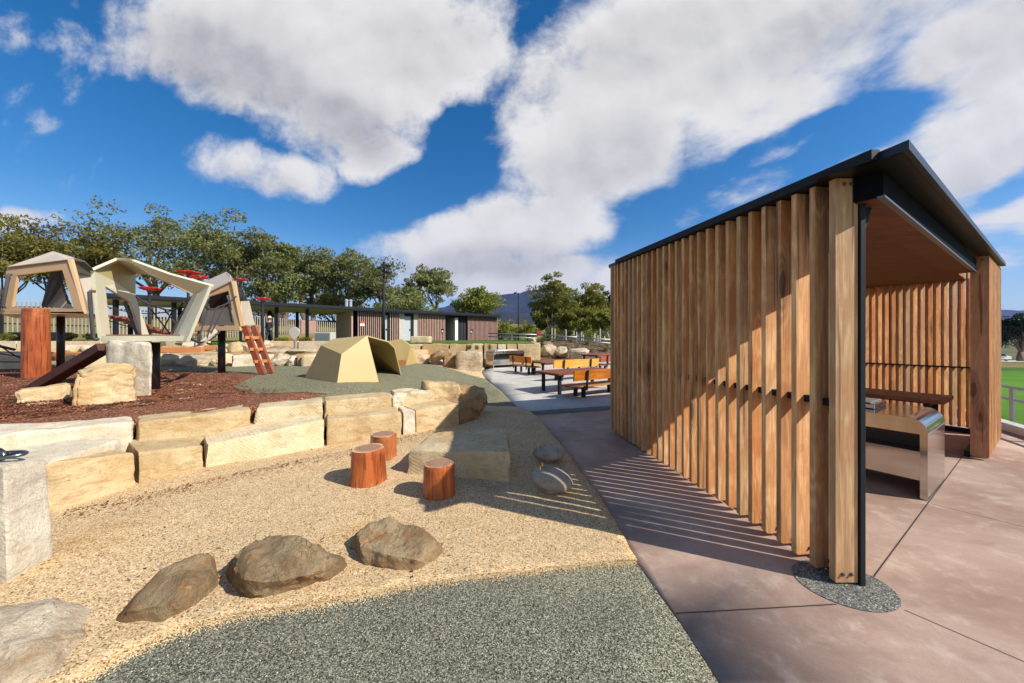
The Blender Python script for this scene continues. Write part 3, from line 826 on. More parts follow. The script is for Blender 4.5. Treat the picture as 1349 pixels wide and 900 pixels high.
for i in range(NF):
    y = 2.2 + .1325 * i
    o = Vector((WA(y) - .022 + rf.uniform(-.004, .004), y, 0))
    first = i == 0
    if first: o.x = 2.083
    zb = .022 if first else .022 + .018 * min(1, i / 6) + rf.uniform(-.004, .004)
    n_ = Vector((1, 0, 0)) if first else wn
    zt_ = ZR(o.x, y) - .008
    b = [(.045, zb + .055), (.10, zb + .055)] if first else [(.105, zb + .045)]
    b += [(.055, zt_ - .04), (.10, zt_ - .04)] if first else [(.10, zt_ - .045)]
    fin(o, wd if not first else Vector((0, 1, 0)), n_, .145 if first else .138, .045 if first else .040, zb, zt_, MT['macrocarpa'], b, chamfer=not first)
# steel corner column with gusset
mb = MB(); mb.box(2.232, 2.266, 2.187, 2.307, .0, 2.46)
obj('steel_column', mb, MT['steel_dark'], sh, bevel=.003)
mb = MB(); mb.panel([(2.267, 2.235, 2.455), (2.267, 2.235, 2.13), (2.36, 2.24, 2.455)], .010)
obj('gusset', mb, MT['steel_dark'], sh)
# rails joining the boards
y0, y1 = 2.25, 2.2 + .1325 * (NF - 1) + .1
p0 = Vector((WA(y0), y0, 0)) + wn * .035; p1 = Vector((WA(y1), y1, 0)) + wn * .035
mb = MB(); mb.para(p0 + Z * 1.140, p1 - p0, wn * .118, Z * .048)
obj('mid_rail', mb, MT['steel_dark'], sh)
mb = MB(); q0, q1 = p0 + wn * .112, p1 + wn * .112
mb.para(q0 + Z * .0, q1 - q0, wn * .05, Z * .075)
obj('wall_channel', mb, MT['steel_dark'], sh); mb = MB()
mb.para(q0 + Z * 2.46, q1 - q0 + Z * .14, wn * .06, Z * .11)
obj('wall_channel', mb, MT['steel_dark'], sh)

# front return wall on the right (boards run along U)
fa = Vector((6.170, 4.415, 0)); nf2 = 14
for i in range(nf2):
    o = fa + U * (.133 * i)
    zt_ = ZR(o.x, o.y) - .02
    fin(o, U, V, .15, .045, .02 + rf.uniform(0, .012), zt_, MT['macrocarpa_weathered' if i == 0 else 'macrocarpa'], [(.05, zt_ - .05), (.10, zt_ - .05)] if i == 0 else ())
mb = MB(); mb.para(fa + U * .05 + V * .03 + Z * 1.16, U * 1.72, V * .10, Z * .022); obj('mid_rail', mb, MT['steel_dark'], sh)
mb = MB(); mb.para(fa + U * .04 + V * .152 + Z * 0, U * 1.77, V * .05, Z * .08); obj('wall_channel', mb, MT['steel_dark'], sh)
# end wall: boards stand across the line, their broad sides to the light
ea = Vector((7.80, 5.52, 0)); ne = 36
for i in range(ne):
    o = ea + V * (.02 + .088 * i)
    fin(o, Vector((0, 1, 0)), Vector((-1, 0, 0)), .112, .023, .10 + rf.uniform(-.01, .01), 2.70, MT['macrocarpa'])
mb = MB(); mb.para(ea - U * .10 + Z * 1.09, V * (.088 * ne), U * .085, Z * .022)
obj('mid_rail', mb, MT['steel_dark'], sh)
mb = MB(); mb.para(ea - U * .10 + Z * .004, V * (.088 * ne), U * .06, Z * .082)
obj('wall_channel', mb, MT['steel_dark'], sh)

# roof
C_ = Vector((WA(1.84) - .01, 1.84, 0)); D_ = Vector((7.62, 5.27, 0)); E_ = Vector((6.2, 8.35, 0)); F_ = Vector((2.17, 6.78, 0)); G_ = Vector((WA(5.95) + .0, 5.95, 0))
rp = [C_, D_, E_, F_, G_]
def rz(p, dz=0): return Vector((p.x, p.y, ZR(p.x, p.y) + dz))
mb = MB(); mb.add([rz(p, 0.0) for p in rp] + [rz(p, .05) for p in rp], [[4, 3, 2, 1, 0], [5, 6, 7, 8, 9]] + [[i, (i + 1) % 5, (i + 1) % 5 + 5, i + 5] for i in range(5)])
roof = obj('roof', mb, MT['roof_dark'], sh)
# gutter along the long eave
g0_, g1_ = Vector((WA(1.98), 1.98, 0)), Vector((WA(5.55), 5.55, 0))
mb = MB(); mb.para(rz(g0_, .003) - wn * .055, rz(g1_, .003) - rz(g0_, .003), wn * .0545, Z * .062)
mb2 = mb
obj('gutter', mb, MT['steel_dark'], roof)
# overhang lined with sheet metal; joints in the sheets
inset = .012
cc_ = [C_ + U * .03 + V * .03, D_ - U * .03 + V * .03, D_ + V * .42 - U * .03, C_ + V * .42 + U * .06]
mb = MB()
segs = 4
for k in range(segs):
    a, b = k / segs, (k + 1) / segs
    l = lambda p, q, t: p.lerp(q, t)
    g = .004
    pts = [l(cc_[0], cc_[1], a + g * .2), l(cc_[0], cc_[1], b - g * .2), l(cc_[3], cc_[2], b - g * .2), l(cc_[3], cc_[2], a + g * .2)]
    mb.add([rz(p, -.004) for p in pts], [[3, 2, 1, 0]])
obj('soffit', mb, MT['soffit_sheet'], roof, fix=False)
# portal beam across the opening
bs = Vector((2.268, 2.085, 0)); bl = 4.50
mb = MB(); mb.para(bs + Z * 2.472, U * bl, V * .03, Z * .16)                       # dark face
mb.para(bs - V * .006 + Z * 2.458, U * bl, V * .034, Z * .0135, 1)                  # pale drip edge
mb.para(bs + V * .0305 + Z * 2.469, U * bl, V * .19, Z * .16)
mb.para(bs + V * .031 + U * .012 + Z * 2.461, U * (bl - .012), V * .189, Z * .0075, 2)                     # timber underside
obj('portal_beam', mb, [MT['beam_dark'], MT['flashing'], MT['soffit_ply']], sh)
# ply ceiling
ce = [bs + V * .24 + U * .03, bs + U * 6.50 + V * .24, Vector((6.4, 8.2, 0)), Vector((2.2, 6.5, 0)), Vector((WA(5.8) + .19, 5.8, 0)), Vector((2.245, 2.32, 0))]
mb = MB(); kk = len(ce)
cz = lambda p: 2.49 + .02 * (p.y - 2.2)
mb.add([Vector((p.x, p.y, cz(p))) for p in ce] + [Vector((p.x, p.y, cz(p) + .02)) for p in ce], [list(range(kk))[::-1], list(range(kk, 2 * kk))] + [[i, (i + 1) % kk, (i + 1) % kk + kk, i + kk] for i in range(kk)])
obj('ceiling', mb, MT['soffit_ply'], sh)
# rear columns
for p in (Vector((2.35, 6.55, 0)), Vector((6.0, 7.95, 0))):
    mb = MB(); mb.box(p.x - .05, p.x + .05, p.y - .05, p.y + .05, 0, 2.56); obj('steel_column', mb, MT['steel_dark'], sh)

# ------------------------------------------------------------------ stainless barbecue benches
def bbq_parts(t, L, depth=.94, h=.80):
    """bench with waterfall ends; local x along, y deep; built round the thing's base"""
    o = wl(t)
    r, th, k = .13, .052, 8
    prof = [(-L / 2, 0)]
    for i in range(k + 1):
        a = math.pi - (math.pi / 2) * i / k
        prof.append((-L / 2 + r + r * math.cos(a), h - r + r * math.sin(a)))
    full = prof + [(-x, z) for x, z in prof[::-1]]
    inn = [(-L / 2 + th, 0)]
    for i in range(k + 1):
        a = math.pi - (math.pi / 2) * i / k
        inn.append((-L / 2 + r + (r - th) * math.cos(a), h - r + (r - th) * math.sin(a)))
    full_i = inn + [(-x, z) for x, z in inn[::-1]]
    mb = MB(); n = len(full)
    vs = []
    for pr in (full, full_i):
        for y in (-depth / 2, depth / 2):
            vs += [o + Vector((x, y, z)) for x, z in pr]
    fs = []
    for i in range(n - 1):
        fs += [[i, i + 1, n + i + 1, n + i], [2 * n + i, 3 * n + i, 3 * n + i + 1, 2 * n + i + 1], [i, 2 * n + i, 2 * n + i + 1, i + 1], [n + i, n + i + 1, 3 * n + i + 1, 3 * n + i]]
    mb.add(vs, fs)
    obj('bench_shell', mb, MT['stainless'], t, bevel=.002)
    for s in (-1, 1):                      # folded seam on each end panel
        mb = MB(); x = s * (L / 2)
        mb.para(o + Vector((x - .003, -depth / 2 - .003, h - .155)), Vector((.006, 0, 0)), Vector((0, depth + .006, 0)), Z * .008)
        obj('seam', mb, MT['galvanised'], t)
    xi = L / 2 - th - .002
    mb = MB(); mb.para(o + Vector((-xi, -depth / 2 + .02, h - .16)), Vector((2 * xi, 0, 0)), Vector((0, .02, 0)), Z * .105)
    obj('apron', mb, MT['stainless'], t)
    mb = MB(); mb.para(o + Vector((-xi, -depth / 2 + .10, .16)), Vector((2 * xi, 0, 0)), Vector((0, depth - .16, 0)), Z * .29)
    obj('cabinet', mb, MT['stainless'], t)
    mb = MB(); mb.para(o + Vector((-xi, -depth / 2 + .30, .452)), Vector((2 * xi, 0, 0)), Vector((0, depth - .4, 0)), Z * .19)  # near-black box stands in for the shade inside the open front recess
    obj('recess_shade', mb, MT['interior_dark'], t)
    return t
def bbq_top(t, cx, w=.62, d=.5, h=.80):
    o = wl(t)
    mb = MB(); mb.para(o + Vector((cx - w / 2, -d / 2 + .02, h + .001)), Vector((w, 0, 0)), Vector((0, d, 0)), Z * .055)
    hp = obj('hotplate', mb, MT['stainless'], t, bevel=.008)
    mb = MB(); mb.para(o + Vector((cx - w / 2 + .04, -d / 2 + .06, h + .0565)), Vector((w - .08, 0, 0)), Vector((0, d - .08, 0)), Z * .012)
    obj('plate_rim', mb, MT['galvanised'], hp, bevel=.004)
LB = 2.3
corner = Vector((4.058, 3.333, 0))
bt = thing('barbecue_bench', 'stainless steel barbecue bench with rounded end inside the slatted shelter', 'barbecue', (0, 0, 0))
bbq_parts(bt, LB); bbq_top(bt, LB / 2 - .72); bbq_top(bt, -LB / 2 + .62)
bt.location = corner + V * LB / 2 + U * .47; bt.rotation_euler = (0, 0, UANG - R(90))
b2 = thing('barbecue_bench', 'far stainless barbecue bench standing by the stone wall beyond the picnic tables', 'barbecue', (0, 0, 0))
bbq_parts(b2, 1.95, .8, .92)
mb = MB(); mb.box(-.62, .62, -.3, .3, .921, .95); obj('hotplate', mb, MT['white_paint'], b2, bevel=.006)
b2.location = G(649.6, 486) + U * .975 + V * .4; b2.rotation_euler = (0, 0, UANG)
mb = MB(); mb.box(-1.1, 1.1, -.62, -.2, 0, .03)
sl = obj('plinth_slab', mb, MT['concrete_pale'], b2)

# ------------------------------------------------------------------ picnic tables and benches
def table_proto(label, h=.60, L=2.5, wdt=1.15):
    t = thing('picnic_table', label, 'picnic table')
    mb = MB(); n = 7; pw = wdt / n
    for i in range(n): mb.box(0, L, i * pw + .003, (i + 1) * pw - .003, h - .045, h)
    obj('tabletop', mb, MT['table_timber'], t, bevel=.004)
    for x in (.16, L - .30):
        for y in (.16, wdt - .24):
            mb = MB(); mb.box(x, x + .08, y, y + .08, 0, h - .0955); obj('leg', mb, MT['steel_dark'], t)
    mb = MB()
    for x in (.16, L - .30): mb.box(x + .005, x + .075, .06, wdt - .06, h - .095, h - .0455)
    mb.box(.24, L - .3, wdt / 2 - .03, wdt / 2 + .03, h - .093, h - .0475)
    obj('frame', mb, MT['steel_dark'], t)
    return t
def bench_proto(label, L=2.25, h=.33, wdt=.46, back=True):
    t = thing('picnic_bench', label, 'bench')
    mb = MB(); n = 4; pw = wdt / n
    for i in range(n): mb.box(0, L, i * pw + .003, (i + 1) * pw - .003, h - .042, h)
    obj('seat', mb, MT['table_timber'], t, bevel=.004)
    mb = MB(); mb.box(.002, L - .002, -.012, -.0005, h - .042, h - .001); obj('seat_edge', mb, MT['oiled_board'], t)
    xs = (.42, L - .50)
    for x in xs:
        for y in (.03, wdt - .12):
            mb = MB(); mb.box(x, x + .085, y, y + .085, 0, h - .0425); obj('leg', mb, MT['steel_dark'], t)
        if back:
            mb = MB(); mb.bar((x + .04, -.050, h - .13), (x + .04, -.105, h + .41), .055, .03, up=Vector((0, 1, 0)))
            obj('upright', mb, MT['steel_dark'], t)
    if back:
        mb = MB()
        mb.para((0.02, -.040, h + .135), (L - .04, 0, 0), (0, .042, 0), (0, -.03, .27))
        obj('backrest', mb, MT['oiled_board'], t, bevel=.004)
    return t
tp = table_proto('brown picnic table just behind the nearest orange backed bench')
tp.location = Vector((1.285, 9.4, 0)); tp.rotation_euler = (0, 0, UANG)
for c in [tp]: c['group'] = 'picnic tables on the plaza'
dup(tp, Vector((1.235, 14.06, 0)), UANG, 'brown picnic table standing behind the paler yellow backed bench')
t3 = dup(tp, G(787, 484), UANG + R(8), 'red brown picnic table farthest away beside the garden slope', 1.12)
t4 = dup(tp, Vector((6.05, 4.35, 0)) + U * .9 + V * .35, UANG + R(90), 'dark timber picnic table inside the shelter behind the barbecue', (.82, .72, 1.22))
bp_ = bench_proto('orange backed bench nearest to the slatted wall on the plaza'); bp_['group'] = 'benches round the picnic tables'
bp_.location = Vector((1.565, 8.86, 0)); bp_.rotation_euler = (0, 0, UANG)
by_ = dup(bp_, Vector((1.47, 12.35, 0)), UANG, 'yellow backed bench standing between the two brown picnic tables', (1.02, 1, 1.06))
dup(bp_, G(690, 492) + V * 1.0 - U * .1, UANG - R(90), 'bench seen end on at the far end of a picnic table near the steel barbecue', (.8, 1, 1.05))
def repaint(t, names, mat):
    for c in t.children:
        if c.name.split('.')[0] in names:
            c.data = c.data.copy(); c.data.materials[0] = mat
repaint(by_, ('backrest', 'seat_edge'), MT['yellow_board'])
bf = dup(bp_, G(786, 491) + U * .2, UANG + R(8), 'low red brown bench in front of the farthest picnic table', (1.1, .9, 1.0))

repaint(bf, ('backrest', 'seat_edge'), MT['ladder_timber'])
# ------------------------------------------------------------------ stones
def facet(v):
    return noise.voronoi(v)[0][0]
def chisel(p, s, seed, freq, amp):
    v = Vector((p.x * freq + seed * 3.1, p.y * freq + seed * 1.7, p.z * freq + seed * .9))
    return amp * (.8 * noise.noise(v) - 1.1 * (facet(v * .9) - .45) + .35 * noise.noise(v * 2.6) - .5 * (facet(v * 2.7) - .45) + .16 * noise.noise(v * 9))

def hexa(name, label, cat, c8, mat, seed=1, n=14, amp=.02, freq=4.0, edge=.05, group=None, flatten=1.0, smooth=False):
    """squared block from eight corners (bottom 4 anticlockwise, top 4), with worn edges and split faces"""
    c8 = [Vector(c) for c in c8]
    cen = sum(c8, Vector()) / 8
    base = Vector((cen.x, cen.y, min(c.z for c in c8)))
    idx = {}; vs = []; fs = []
    def tri(u, v, w):
        a = [(1 - u) * (1 - v), u * (1 - v), u * v, (1 - u) * v]
        bt = sum((c8[i] * a[i] for i in range(4)), Vector()); tp = sum((c8[4 + i] * a[i] for i in range(4)), Vector())
        return bt.lerp(tp, w)
    size = min((c8[1] - c8[0]).length, (c8[3] - c8[0]).length, (c8[4] - c8[0]).length)
    def vert(i, j, k):
        key = (i, j, k)
        if key in idx: return idx[key]
        u, v, w = i / n, j / n, k / n
        a = sorted([abs(2 * u - 1), abs(2 * v - 1), abs(2 * w - 1)])
        p = tri(u, v, w)
        # how near to an edge: pull the point inwards there
        e = max(0, a[1] - .72) / .28
        rag = .6 + .9 * abs(noise.noise(p * 5 + Vector((seed, seed, seed))))
        pull = edge * size * 1.0 * e ** 4 * rag + edge * size * .5 * (max(0, a[0] - .75) / .25) ** 2
        d = (cen - p); L = d.length or 1
        p = p + d / L * pull
        out = -d / L
        p = p + out * chisel(p, size, seed, freq, amp)
        idx[key] = len(vs); vs.append(p); return idx[key]
    for A in range(3):
        for s in (0, n):
            for i in range(n):
                for j in range(n):
                    q = []
                    for di, dj in ((0, 0), (1, 0), (1, 1), (0, 1)):
                        t = [0, 0, 0]; t[A] = s; t[(A + 1) % 3] = i + di; t[(A + 2) % 3] = j + dj
                        q.append(vert(*t))
                    fs.append(q)
    mb = MB(); mb.add(vs, fs)
    o = obj(name, mb, mat, origin=base, smooth=True)
    o.data.set_sharp_from_angle(angle=R(32))
    return tag(o, label, cat, group)

def facing(p, q, d, z0, zl, zr, back=None, lean=.02, zbl=None, zbr=None):
    """eight corners from front line p-q (plan), depth d backwards"""
    p = Vector((p[0], p[1], 0)); q = Vector((q[0], q[1], 0))
    t = (q - p).normalized(); n = Vector((-t.y, t.x, 0))
    if n.y < 0: n = -n
    zbl = zl if zbl is None else zbl; zbr = zr if zbr is None else zbr
    return [p + Z * z0, q + Z * z0, q + n * d + Z * z0, p + n * d + Z * z0,
            p + n * lean + Z * zl, q + n * lean + Z * zr, q + n * d + Z * zbr, p + n * d + Z * zbl]

def fview(a, b, Y, d, z0, zl, zr, back=0):
    """like facing(), the front square to the line of sight"""
    c = Vector(((a + b) / 2 - CX, F, 0)) / F * Y; n = c.normalized(); t = Vector((n.y, -n.x, 0))
    def on(px):
        r = Vector(((px - CX) / F, 1, 0)); k = c.dot(n) / r.dot(n); return r * k
    p, q = on(a), on(b)
    return [p + Z * z0, q + Z * z0, q + n * d + Z * z0, p + n * d + Z * z0, p + n * .03 + Z * zl, q + n * .03 + Z * zr, q + n * d + Z * zr, p + n * d + Z * zl]

def boulder(name, label, cat, c, r, rotz, mat, seed, planes=12, sub=4, amp=.05, tilt=(0, 0), group=None, sharp=28):
    rr = random.Random(seed)
    bm = bmesh.new(); bmesh.ops.create_icosphere(bm, subdivisions=sub, radius=1)
    pl = []
    for k in range(planes):
        d = Vector((rr.gauss(0, 1), rr.gauss(0, 1), rr.gauss(0, .9))).normalized(); pl.append((d, rr.uniform(.72, .98)))
    m = Matrix.Rotation(rotz, 3, 'Z') @ Matrix.Rotation(tilt[0], 3, 'X') @ Matrix.Rotation(tilt[1], 3, 'Y') @ Matrix.Diagonal(r)
    rm = sum(r) / 3
    for v in bm.verts:
        d = v.co.normalized(); k = 1.08
        for n, h in pl:
            dd = n.dot(d)
            if dd > .05: k = min(k, h / dd)
        k *= 1 - amp * .8 * (facet(d * 2.3 + Vector((seed, 1, 0))) - .4)
        k *= 1 + amp * .9 * noise.noise(d * 2.1 + Vector((seed, 0, 0))) + amp * .5 * noise.noise(d * 5 + Vector((0, seed, 0))) + amp * .28 * noise.noise(d * 12 + Vector((0, 0, seed)))
        v.co = m @ (d * k)
    mb = MB(); mb.v = [v.co + Vector(c) for v in bm.verts]; mb.f = [[v.index for v in f.verts] for f in bm.faces]; mb.m = [0] * len(mb.f); bm.free()
    o = obj(name, mb, mat, origin=c, smooth=True); o.data.set_sharp_from_angle(angle=R(sharp))
    return tag(o, label, cat, group)

def XY(px, Y): return ((px - CX) / F * Y, Y)
SY, SCR, SW, SBN, SG = (MT[k] for k in ('sandstone_yellow', 'sandstone_cream', 'sandstone_white', 'sandstone_brown', 'sandstone_grey'))
GW = 'blocks of the two course sandstone retaining wall'
# lower course: (px left, Y left, px right, Y right, top z left, top z right, depth, material, label)
low = [(-200, 2.75, 61, 3.05, .50, .485, .8, SW, 'pale lower sandstone block half hidden behind the chained stone post'),
       (62, 3.06, 181, 3.63, .475, .385, .8, SY, 'smooth yellow lower wall block just right of the chained stone post'),
       (182.5, 3.65, 269, 4.09, .375, .31, .8, SY, 'short yellow lower wall block with pale right edge, between yellow and saw marked blocks'),
       (270.5, 4.10, 428.5, 4.98, .305, .405, 1.0, SCR, 'long cream lower wall block covered in diagonal saw marks'),
       (430, 5.0, 530, 5.50, .40, .395, .95, SY, 'yellow lower wall block standing behind the timber stumps'),
       (531.5, 5.52, 547, 5.60, .39, .385, .7, SW, 'narrow white lower wall block with rounded top behind the stumps'),
       (548.5, 5.62, 606, 6.15, .40, .42, .75, SY, 'yellow lower wall block cut by the shelter shadow behind the square stone'),
       (607, 6.18, 631, 6.62, .43, .44, .62, SBN, 'brown rough block ending the lower course of the wall')]
for i, (a, ya, b, yb, zl, zr, d, m, lab) in enumerate(low):
    hexa('sandstone_block', lab, 'stone block', facing(XY(a, ya), XY(b, yb), d, -.06, zl, zr, lean=.03), m, seed=i + 1, n=18, amp=.022 if m is not SBN else .05, freq=3.2, edge=.035, group=GW)
up = [(-220, 3.1, -5, 3.3, .66, .65, .6, SW, 'leftmost white upper wall block at the very edge of the mulch'),
      (-4, 3.35, 177, 4.05, .65, .60, .55, SW, 'long white upper wall block at the left, behind the yellow lower blocks'),
      (179, 4.08, 333, 4.90, .585, .575, .55, SY, 'long yellow upper wall block with rounded left end beside the mulch'),
      (335, 4.92, 425, 5.35, .575, .59, .55, SCR, 'cream upper wall block above the saw marked block'),
      (426.5, 5.37, 517, 5.88, .60, .60, .55, SY, 'yellow upper wall block with pitted face below the gold play tent'),
      (518, 5.9, 533, 6.0, .56, .55, .5, SW, 'small white upper wall block wedged beside a rough yellow block'),
      (520, 6.05, 574, 6.4, .62, .60, .5, SCR, 'rough cream upper block like a boulder near the right end of the wall'),
      (559, 6.5, 607, 6.75, .74, .66, .6, SY, 'tallest tilted yellow block on top of the right end of the wall')]
for i, (a, ya, b, yb, zl, zr, d, m, lab) in enumerate(up):
    hexa('sandstone_block', lab, 'stone block', facing(XY(a, ya), XY(b, yb), d, .18, zl, zr, lean=.04), m, seed=i + 31, n=18, amp=.028 if i < 5 else .06, freq=3.4, edge=.05, group=GW)
boulder('dark_rock', 'dark brown jagged rock closing the right end of the stone wall', 'rock', (*XY(618, 7.0), .30), (.42, .5, .34), .5, SBN, 5, amp=.16)
# square sitting block
hexa('sitting_block', 'big flat square sandstone block half in shade behind the stumps', 'stone block',
     [Vector((-1.24, 3.93, -.05)), Vector((-.02, 3.73, -.05)), Vector((-.05, 4.75, -.05)), Vector((-1.16, 4.7, -.05)),
      Vector((-1.20, 3.97, .30)), Vector((-.025, 3.76, .345)), Vector((-.085, 4.75, .355)), Vector((-1.09, 4.62, .33))], MT['sandstone_tan'], seed=71, n=26, amp=.035, freq=2.6, edge=.06)
# stone post with a chain at the left edge
hexa('stone_post', 'pale upright stone post with an iron chain on top at the left edge', 'stone post',
     [Vector((-3.95, 2.14, -.05)), Vector((-3.20, 2.17, -.05)), Vector((-3.29, 2.46, -.05)), Vector((-3.95, 2.5, -.05)),
      Vector((-3.95, 2.15, .80)), Vector((-3.245, 2.18, .785)), Vector((-3.30, 2.44, .745)), Vector((-3.95, 2.5, .77))], SG, seed=81, n=18, amp=.012, freq=5, edge=.05)
ch = thing('iron_chain', 'two thick iron chain links lying on the pale stone post', 'chain', (-3.40, 2.3, .79))
def link(c, ax, ay, a, b, r):
    pts = []
    for k in range(28):
        t = 2 * math.pi * k / 28
        cx_, cy_ = math.cos(t), math.sin(t)
        pts.append(Vector(c) + ax * (a * (abs(cx_) ** .8) * (1 if cx_ > 0 else -1)) + ay * b * cy_)
    mb = MB(); mb.tube(pts, r, 10, closed=True); return mb
obj('chain_link', link((-3.40, 2.28, .815), Vector((.96, .28, 0)), Vector((-.25, .9, .05)), .105, .05, .014), MT['chain_steel'], ch, smooth=True)
obj('chain_link', link((-3.53, 2.28, .805), Vector((.97, .1, -.05)), Vector((.0, .3, .95)), .12, .055, .014), MT['chain_steel'], ch, smooth=True)

# brown boulders in the sand
DO = MT['dolerite']; DP = MT['dolerite_pale']
def rockhull(name, label, foot, top, zf, zt_, mat, seed, amp=.03, squash=1.0):
    """boulder from its footprint and its crown, both surveyed, joined over a rounded shoulder"""
    fp = [G(*p, zf) for p in foot]; tp = [G(*p, zt_) if len(p) == 2 else G(p[0], p[1], p[2]) for p in top]
    bm = bmesh.new()
    for p in fp: bm.verts.new(p - Z * .12)
    for p in fp: bm.verts.new(p.lerp(sum(fp, Vector()) / len(fp), -.01))
    for p in tp: bm.verts.new(p)
    r = bmesh.ops.convex_hull(bm, input=bm.verts)
    bmesh.ops.delete(bm, geom=[v for v in bm.verts if not v.link_faces], context='VERTS')
    for k in range(4):
        bmesh.ops.subdivide_edges(bm, edges=[e for e in bm.edges if e.calc_length() > .035], cuts=1, use_grid_fill=True)
        bmesh.ops.triangulate(bm, faces=bm.faces)
        if k in (2, 3): bmesh.ops.smooth_vert(bm, verts=bm.verts, factor=.22, use_axis_x=True, use_axis_y=True, use_axis_z=True)
    bm.normal_update()
    for v in bm.verts:
        q = v.co * 5 + Vector((seed * 3.3, 0, 0))
        v.co += v.normal * amp * (noise.noise(q) + .6 * noise.noise(q * 2.2) + .45 * abs(noise.noise(q * 4.3)) + .25 * noise.noise(q * 10) - 1.1 * (facet(q * .8) - .4) - .5 * (facet(q * 2.2) - .4))
    c = sum(fp, Vector()) / len(fp)
    mb = MB(); bm.verts.index_update(); mb.v = [v.co.copy() for v in bm.verts]; mb.f = [[v.index for v in f.verts] for f in bm.faces]; mb.m = [0] * len(mb.f); bm.free()
    o = obj(name, mb, mat, origin=(c.x, c.y, 0), smooth=True); o.data.set_sharp_from_angle(angle=R(24))
    tag(o, label, 'boulder', 'brown boulders bedded in the sand')
rockhull('boulder', 'flat brown boulder with pale right edge, left one of the three full boulders', [(144, 812), (150, 825), (200, 826), (255, 802), (290, 776), (288, 750), (262, 748), (190, 772)],
         [(180, 787, .10), (212, 748, .17), (262, 728, .20), (284, 727, .17), (280, 752, .13), (225, 795, .13), (165, 806, .09)], 0, .18, DO, 3, .022)
rockhull('boulder', 'dark sharp edged brown boulder, middle one of the three full boulders', [(300, 778), (318, 782), (345, 781), (400, 770), (456, 752), (456, 738), (420, 722), (330, 722), (299, 752)],
         [(306, 730, .20), (330, 714, .24), (362, 702, .26), (392, 707, .25), (425, 725, .20), (448, 738, .10), (408, 757, .13), (345, 768, .15), (322, 764, .16), (304, 756, .16)], 0, .2, DO, 8, .028)
rockhull('boulder', 'rounded reddish brown boulder nearest to the timber stumps', [(464, 722), (478, 740), (540, 753), (570, 745), (590, 726), (576, 716), (540, 705), (480, 705)],
         [(470, 702, .15), (490, 684, .19), (512, 680, .20), (545, 690, .18), (572, 708, .12), (582, 720, .07), (548, 738, .10), (505, 730, .13), (474, 720, .13)], 0, .17, DO, 12, .024)
rockhull('boulder', 'pale half buried rock with a brown top in the bottom left corner', [(-160, 860), (-150, 900), (20, 930), (75, 905), (110, 850), (135, 800), (60, 790), (-80, 805)],
         [(-120, 830, .12), (-20, 850, .16), (55, 845, .12), (105, 808, .07), (70, 797, .13), (0, 803, .17), (-90, 815, .15)], 0, .14, DP, 20, .02)

# ------------------------------------------------------------------ timber stumps
def stump(label, px, py, r, h, seed, z0=0.0, flare=.16, lobes=.10, group='timber stumps standing in the sand', cat='stump', name='timber_stump', Y=None):
    c = G(px, py, z0)
    rr = random.Random(seed)
    t = thing(name, label, cat, c, group)
    mb = MB(); seg = 56; nz = 14
    ph = [rr.uniform(0, 6.28) for _ in range(4)]
    def rad(a, f):
        k = 1 + lobes * (.5 * math.sin(2 * a + ph[0]) + .35 * math.sin(3 * a + ph[1]) + .28 * math.sin(5 * a + ph[2]))
        k -= .16 * lobes / .10 * math.exp(-((math.atan2(math.sin(a - ph[3]), math.cos(a - ph[3])) / .22) ** 2))
        k += .02 * noise.noise(Vector((math.cos(a) * 2, math.sin(a) * 2, f * 2 + seed)))
        return r * k * (1 + flare * (1 - f) ** 2)
    for i in range(nz + 1):
        f = i / nz
        sh_ = 1 - (.05 if i == nz else 0)
        for k in range(seg):
            a = 2 * math.pi * k / seg
            mb.v.append(c + Vector((rad(a, f) * math.cos(a) * sh_, rad(a, f) * math.sin(a) * sh_, -.03 + (h + .03) * f - (.006 if i < nz and i == nz - 0 else 0))))
    for i in range(nz):
        for k in range(seg):
            k2 = (k + 1) % seg
            mb.f.append([i * seg + k, i * seg + k2, (i + 1) * seg + k2, (i + 1) * seg + k]); mb.m.append(0)
    mb.f.append([k for k in range(seg)][::-1]); mb.m.append(0)
    obj('log_body', mb, MT['stained_log'], t, smooth=True).data.set_sharp_from_angle(angle=R(40))
    mb = MB()
    mb.v = [c + Vector((rad(2 * math.pi * k / seg, 1) * .95 * math.cos(2 * math.pi * k / seg), rad(2 * math.pi * k / seg, 1) * .95 * math.sin(2 * math.pi * k / seg), h)) for k in range(seg)] + [c + Z * (h + .004)]
    for k in range(seg): mb.f.append([k, (k + 1) % seg, seg]); mb.m.append(0)
    obj('cut_top', mb, MT['log_end_grain'], t)
    return t
stump('orange stained stump with lumpy flared base, left front one of the three', 485, 636, .172, .385, 2)
stump('smallest orange stained stump standing behind the other two', 505.5, 605, .168, .335, 5, flare=.05)
stump('orange stained stump with heart shaped top in front of the square block', 578, 655, .152, .345, 9, flare=.03)

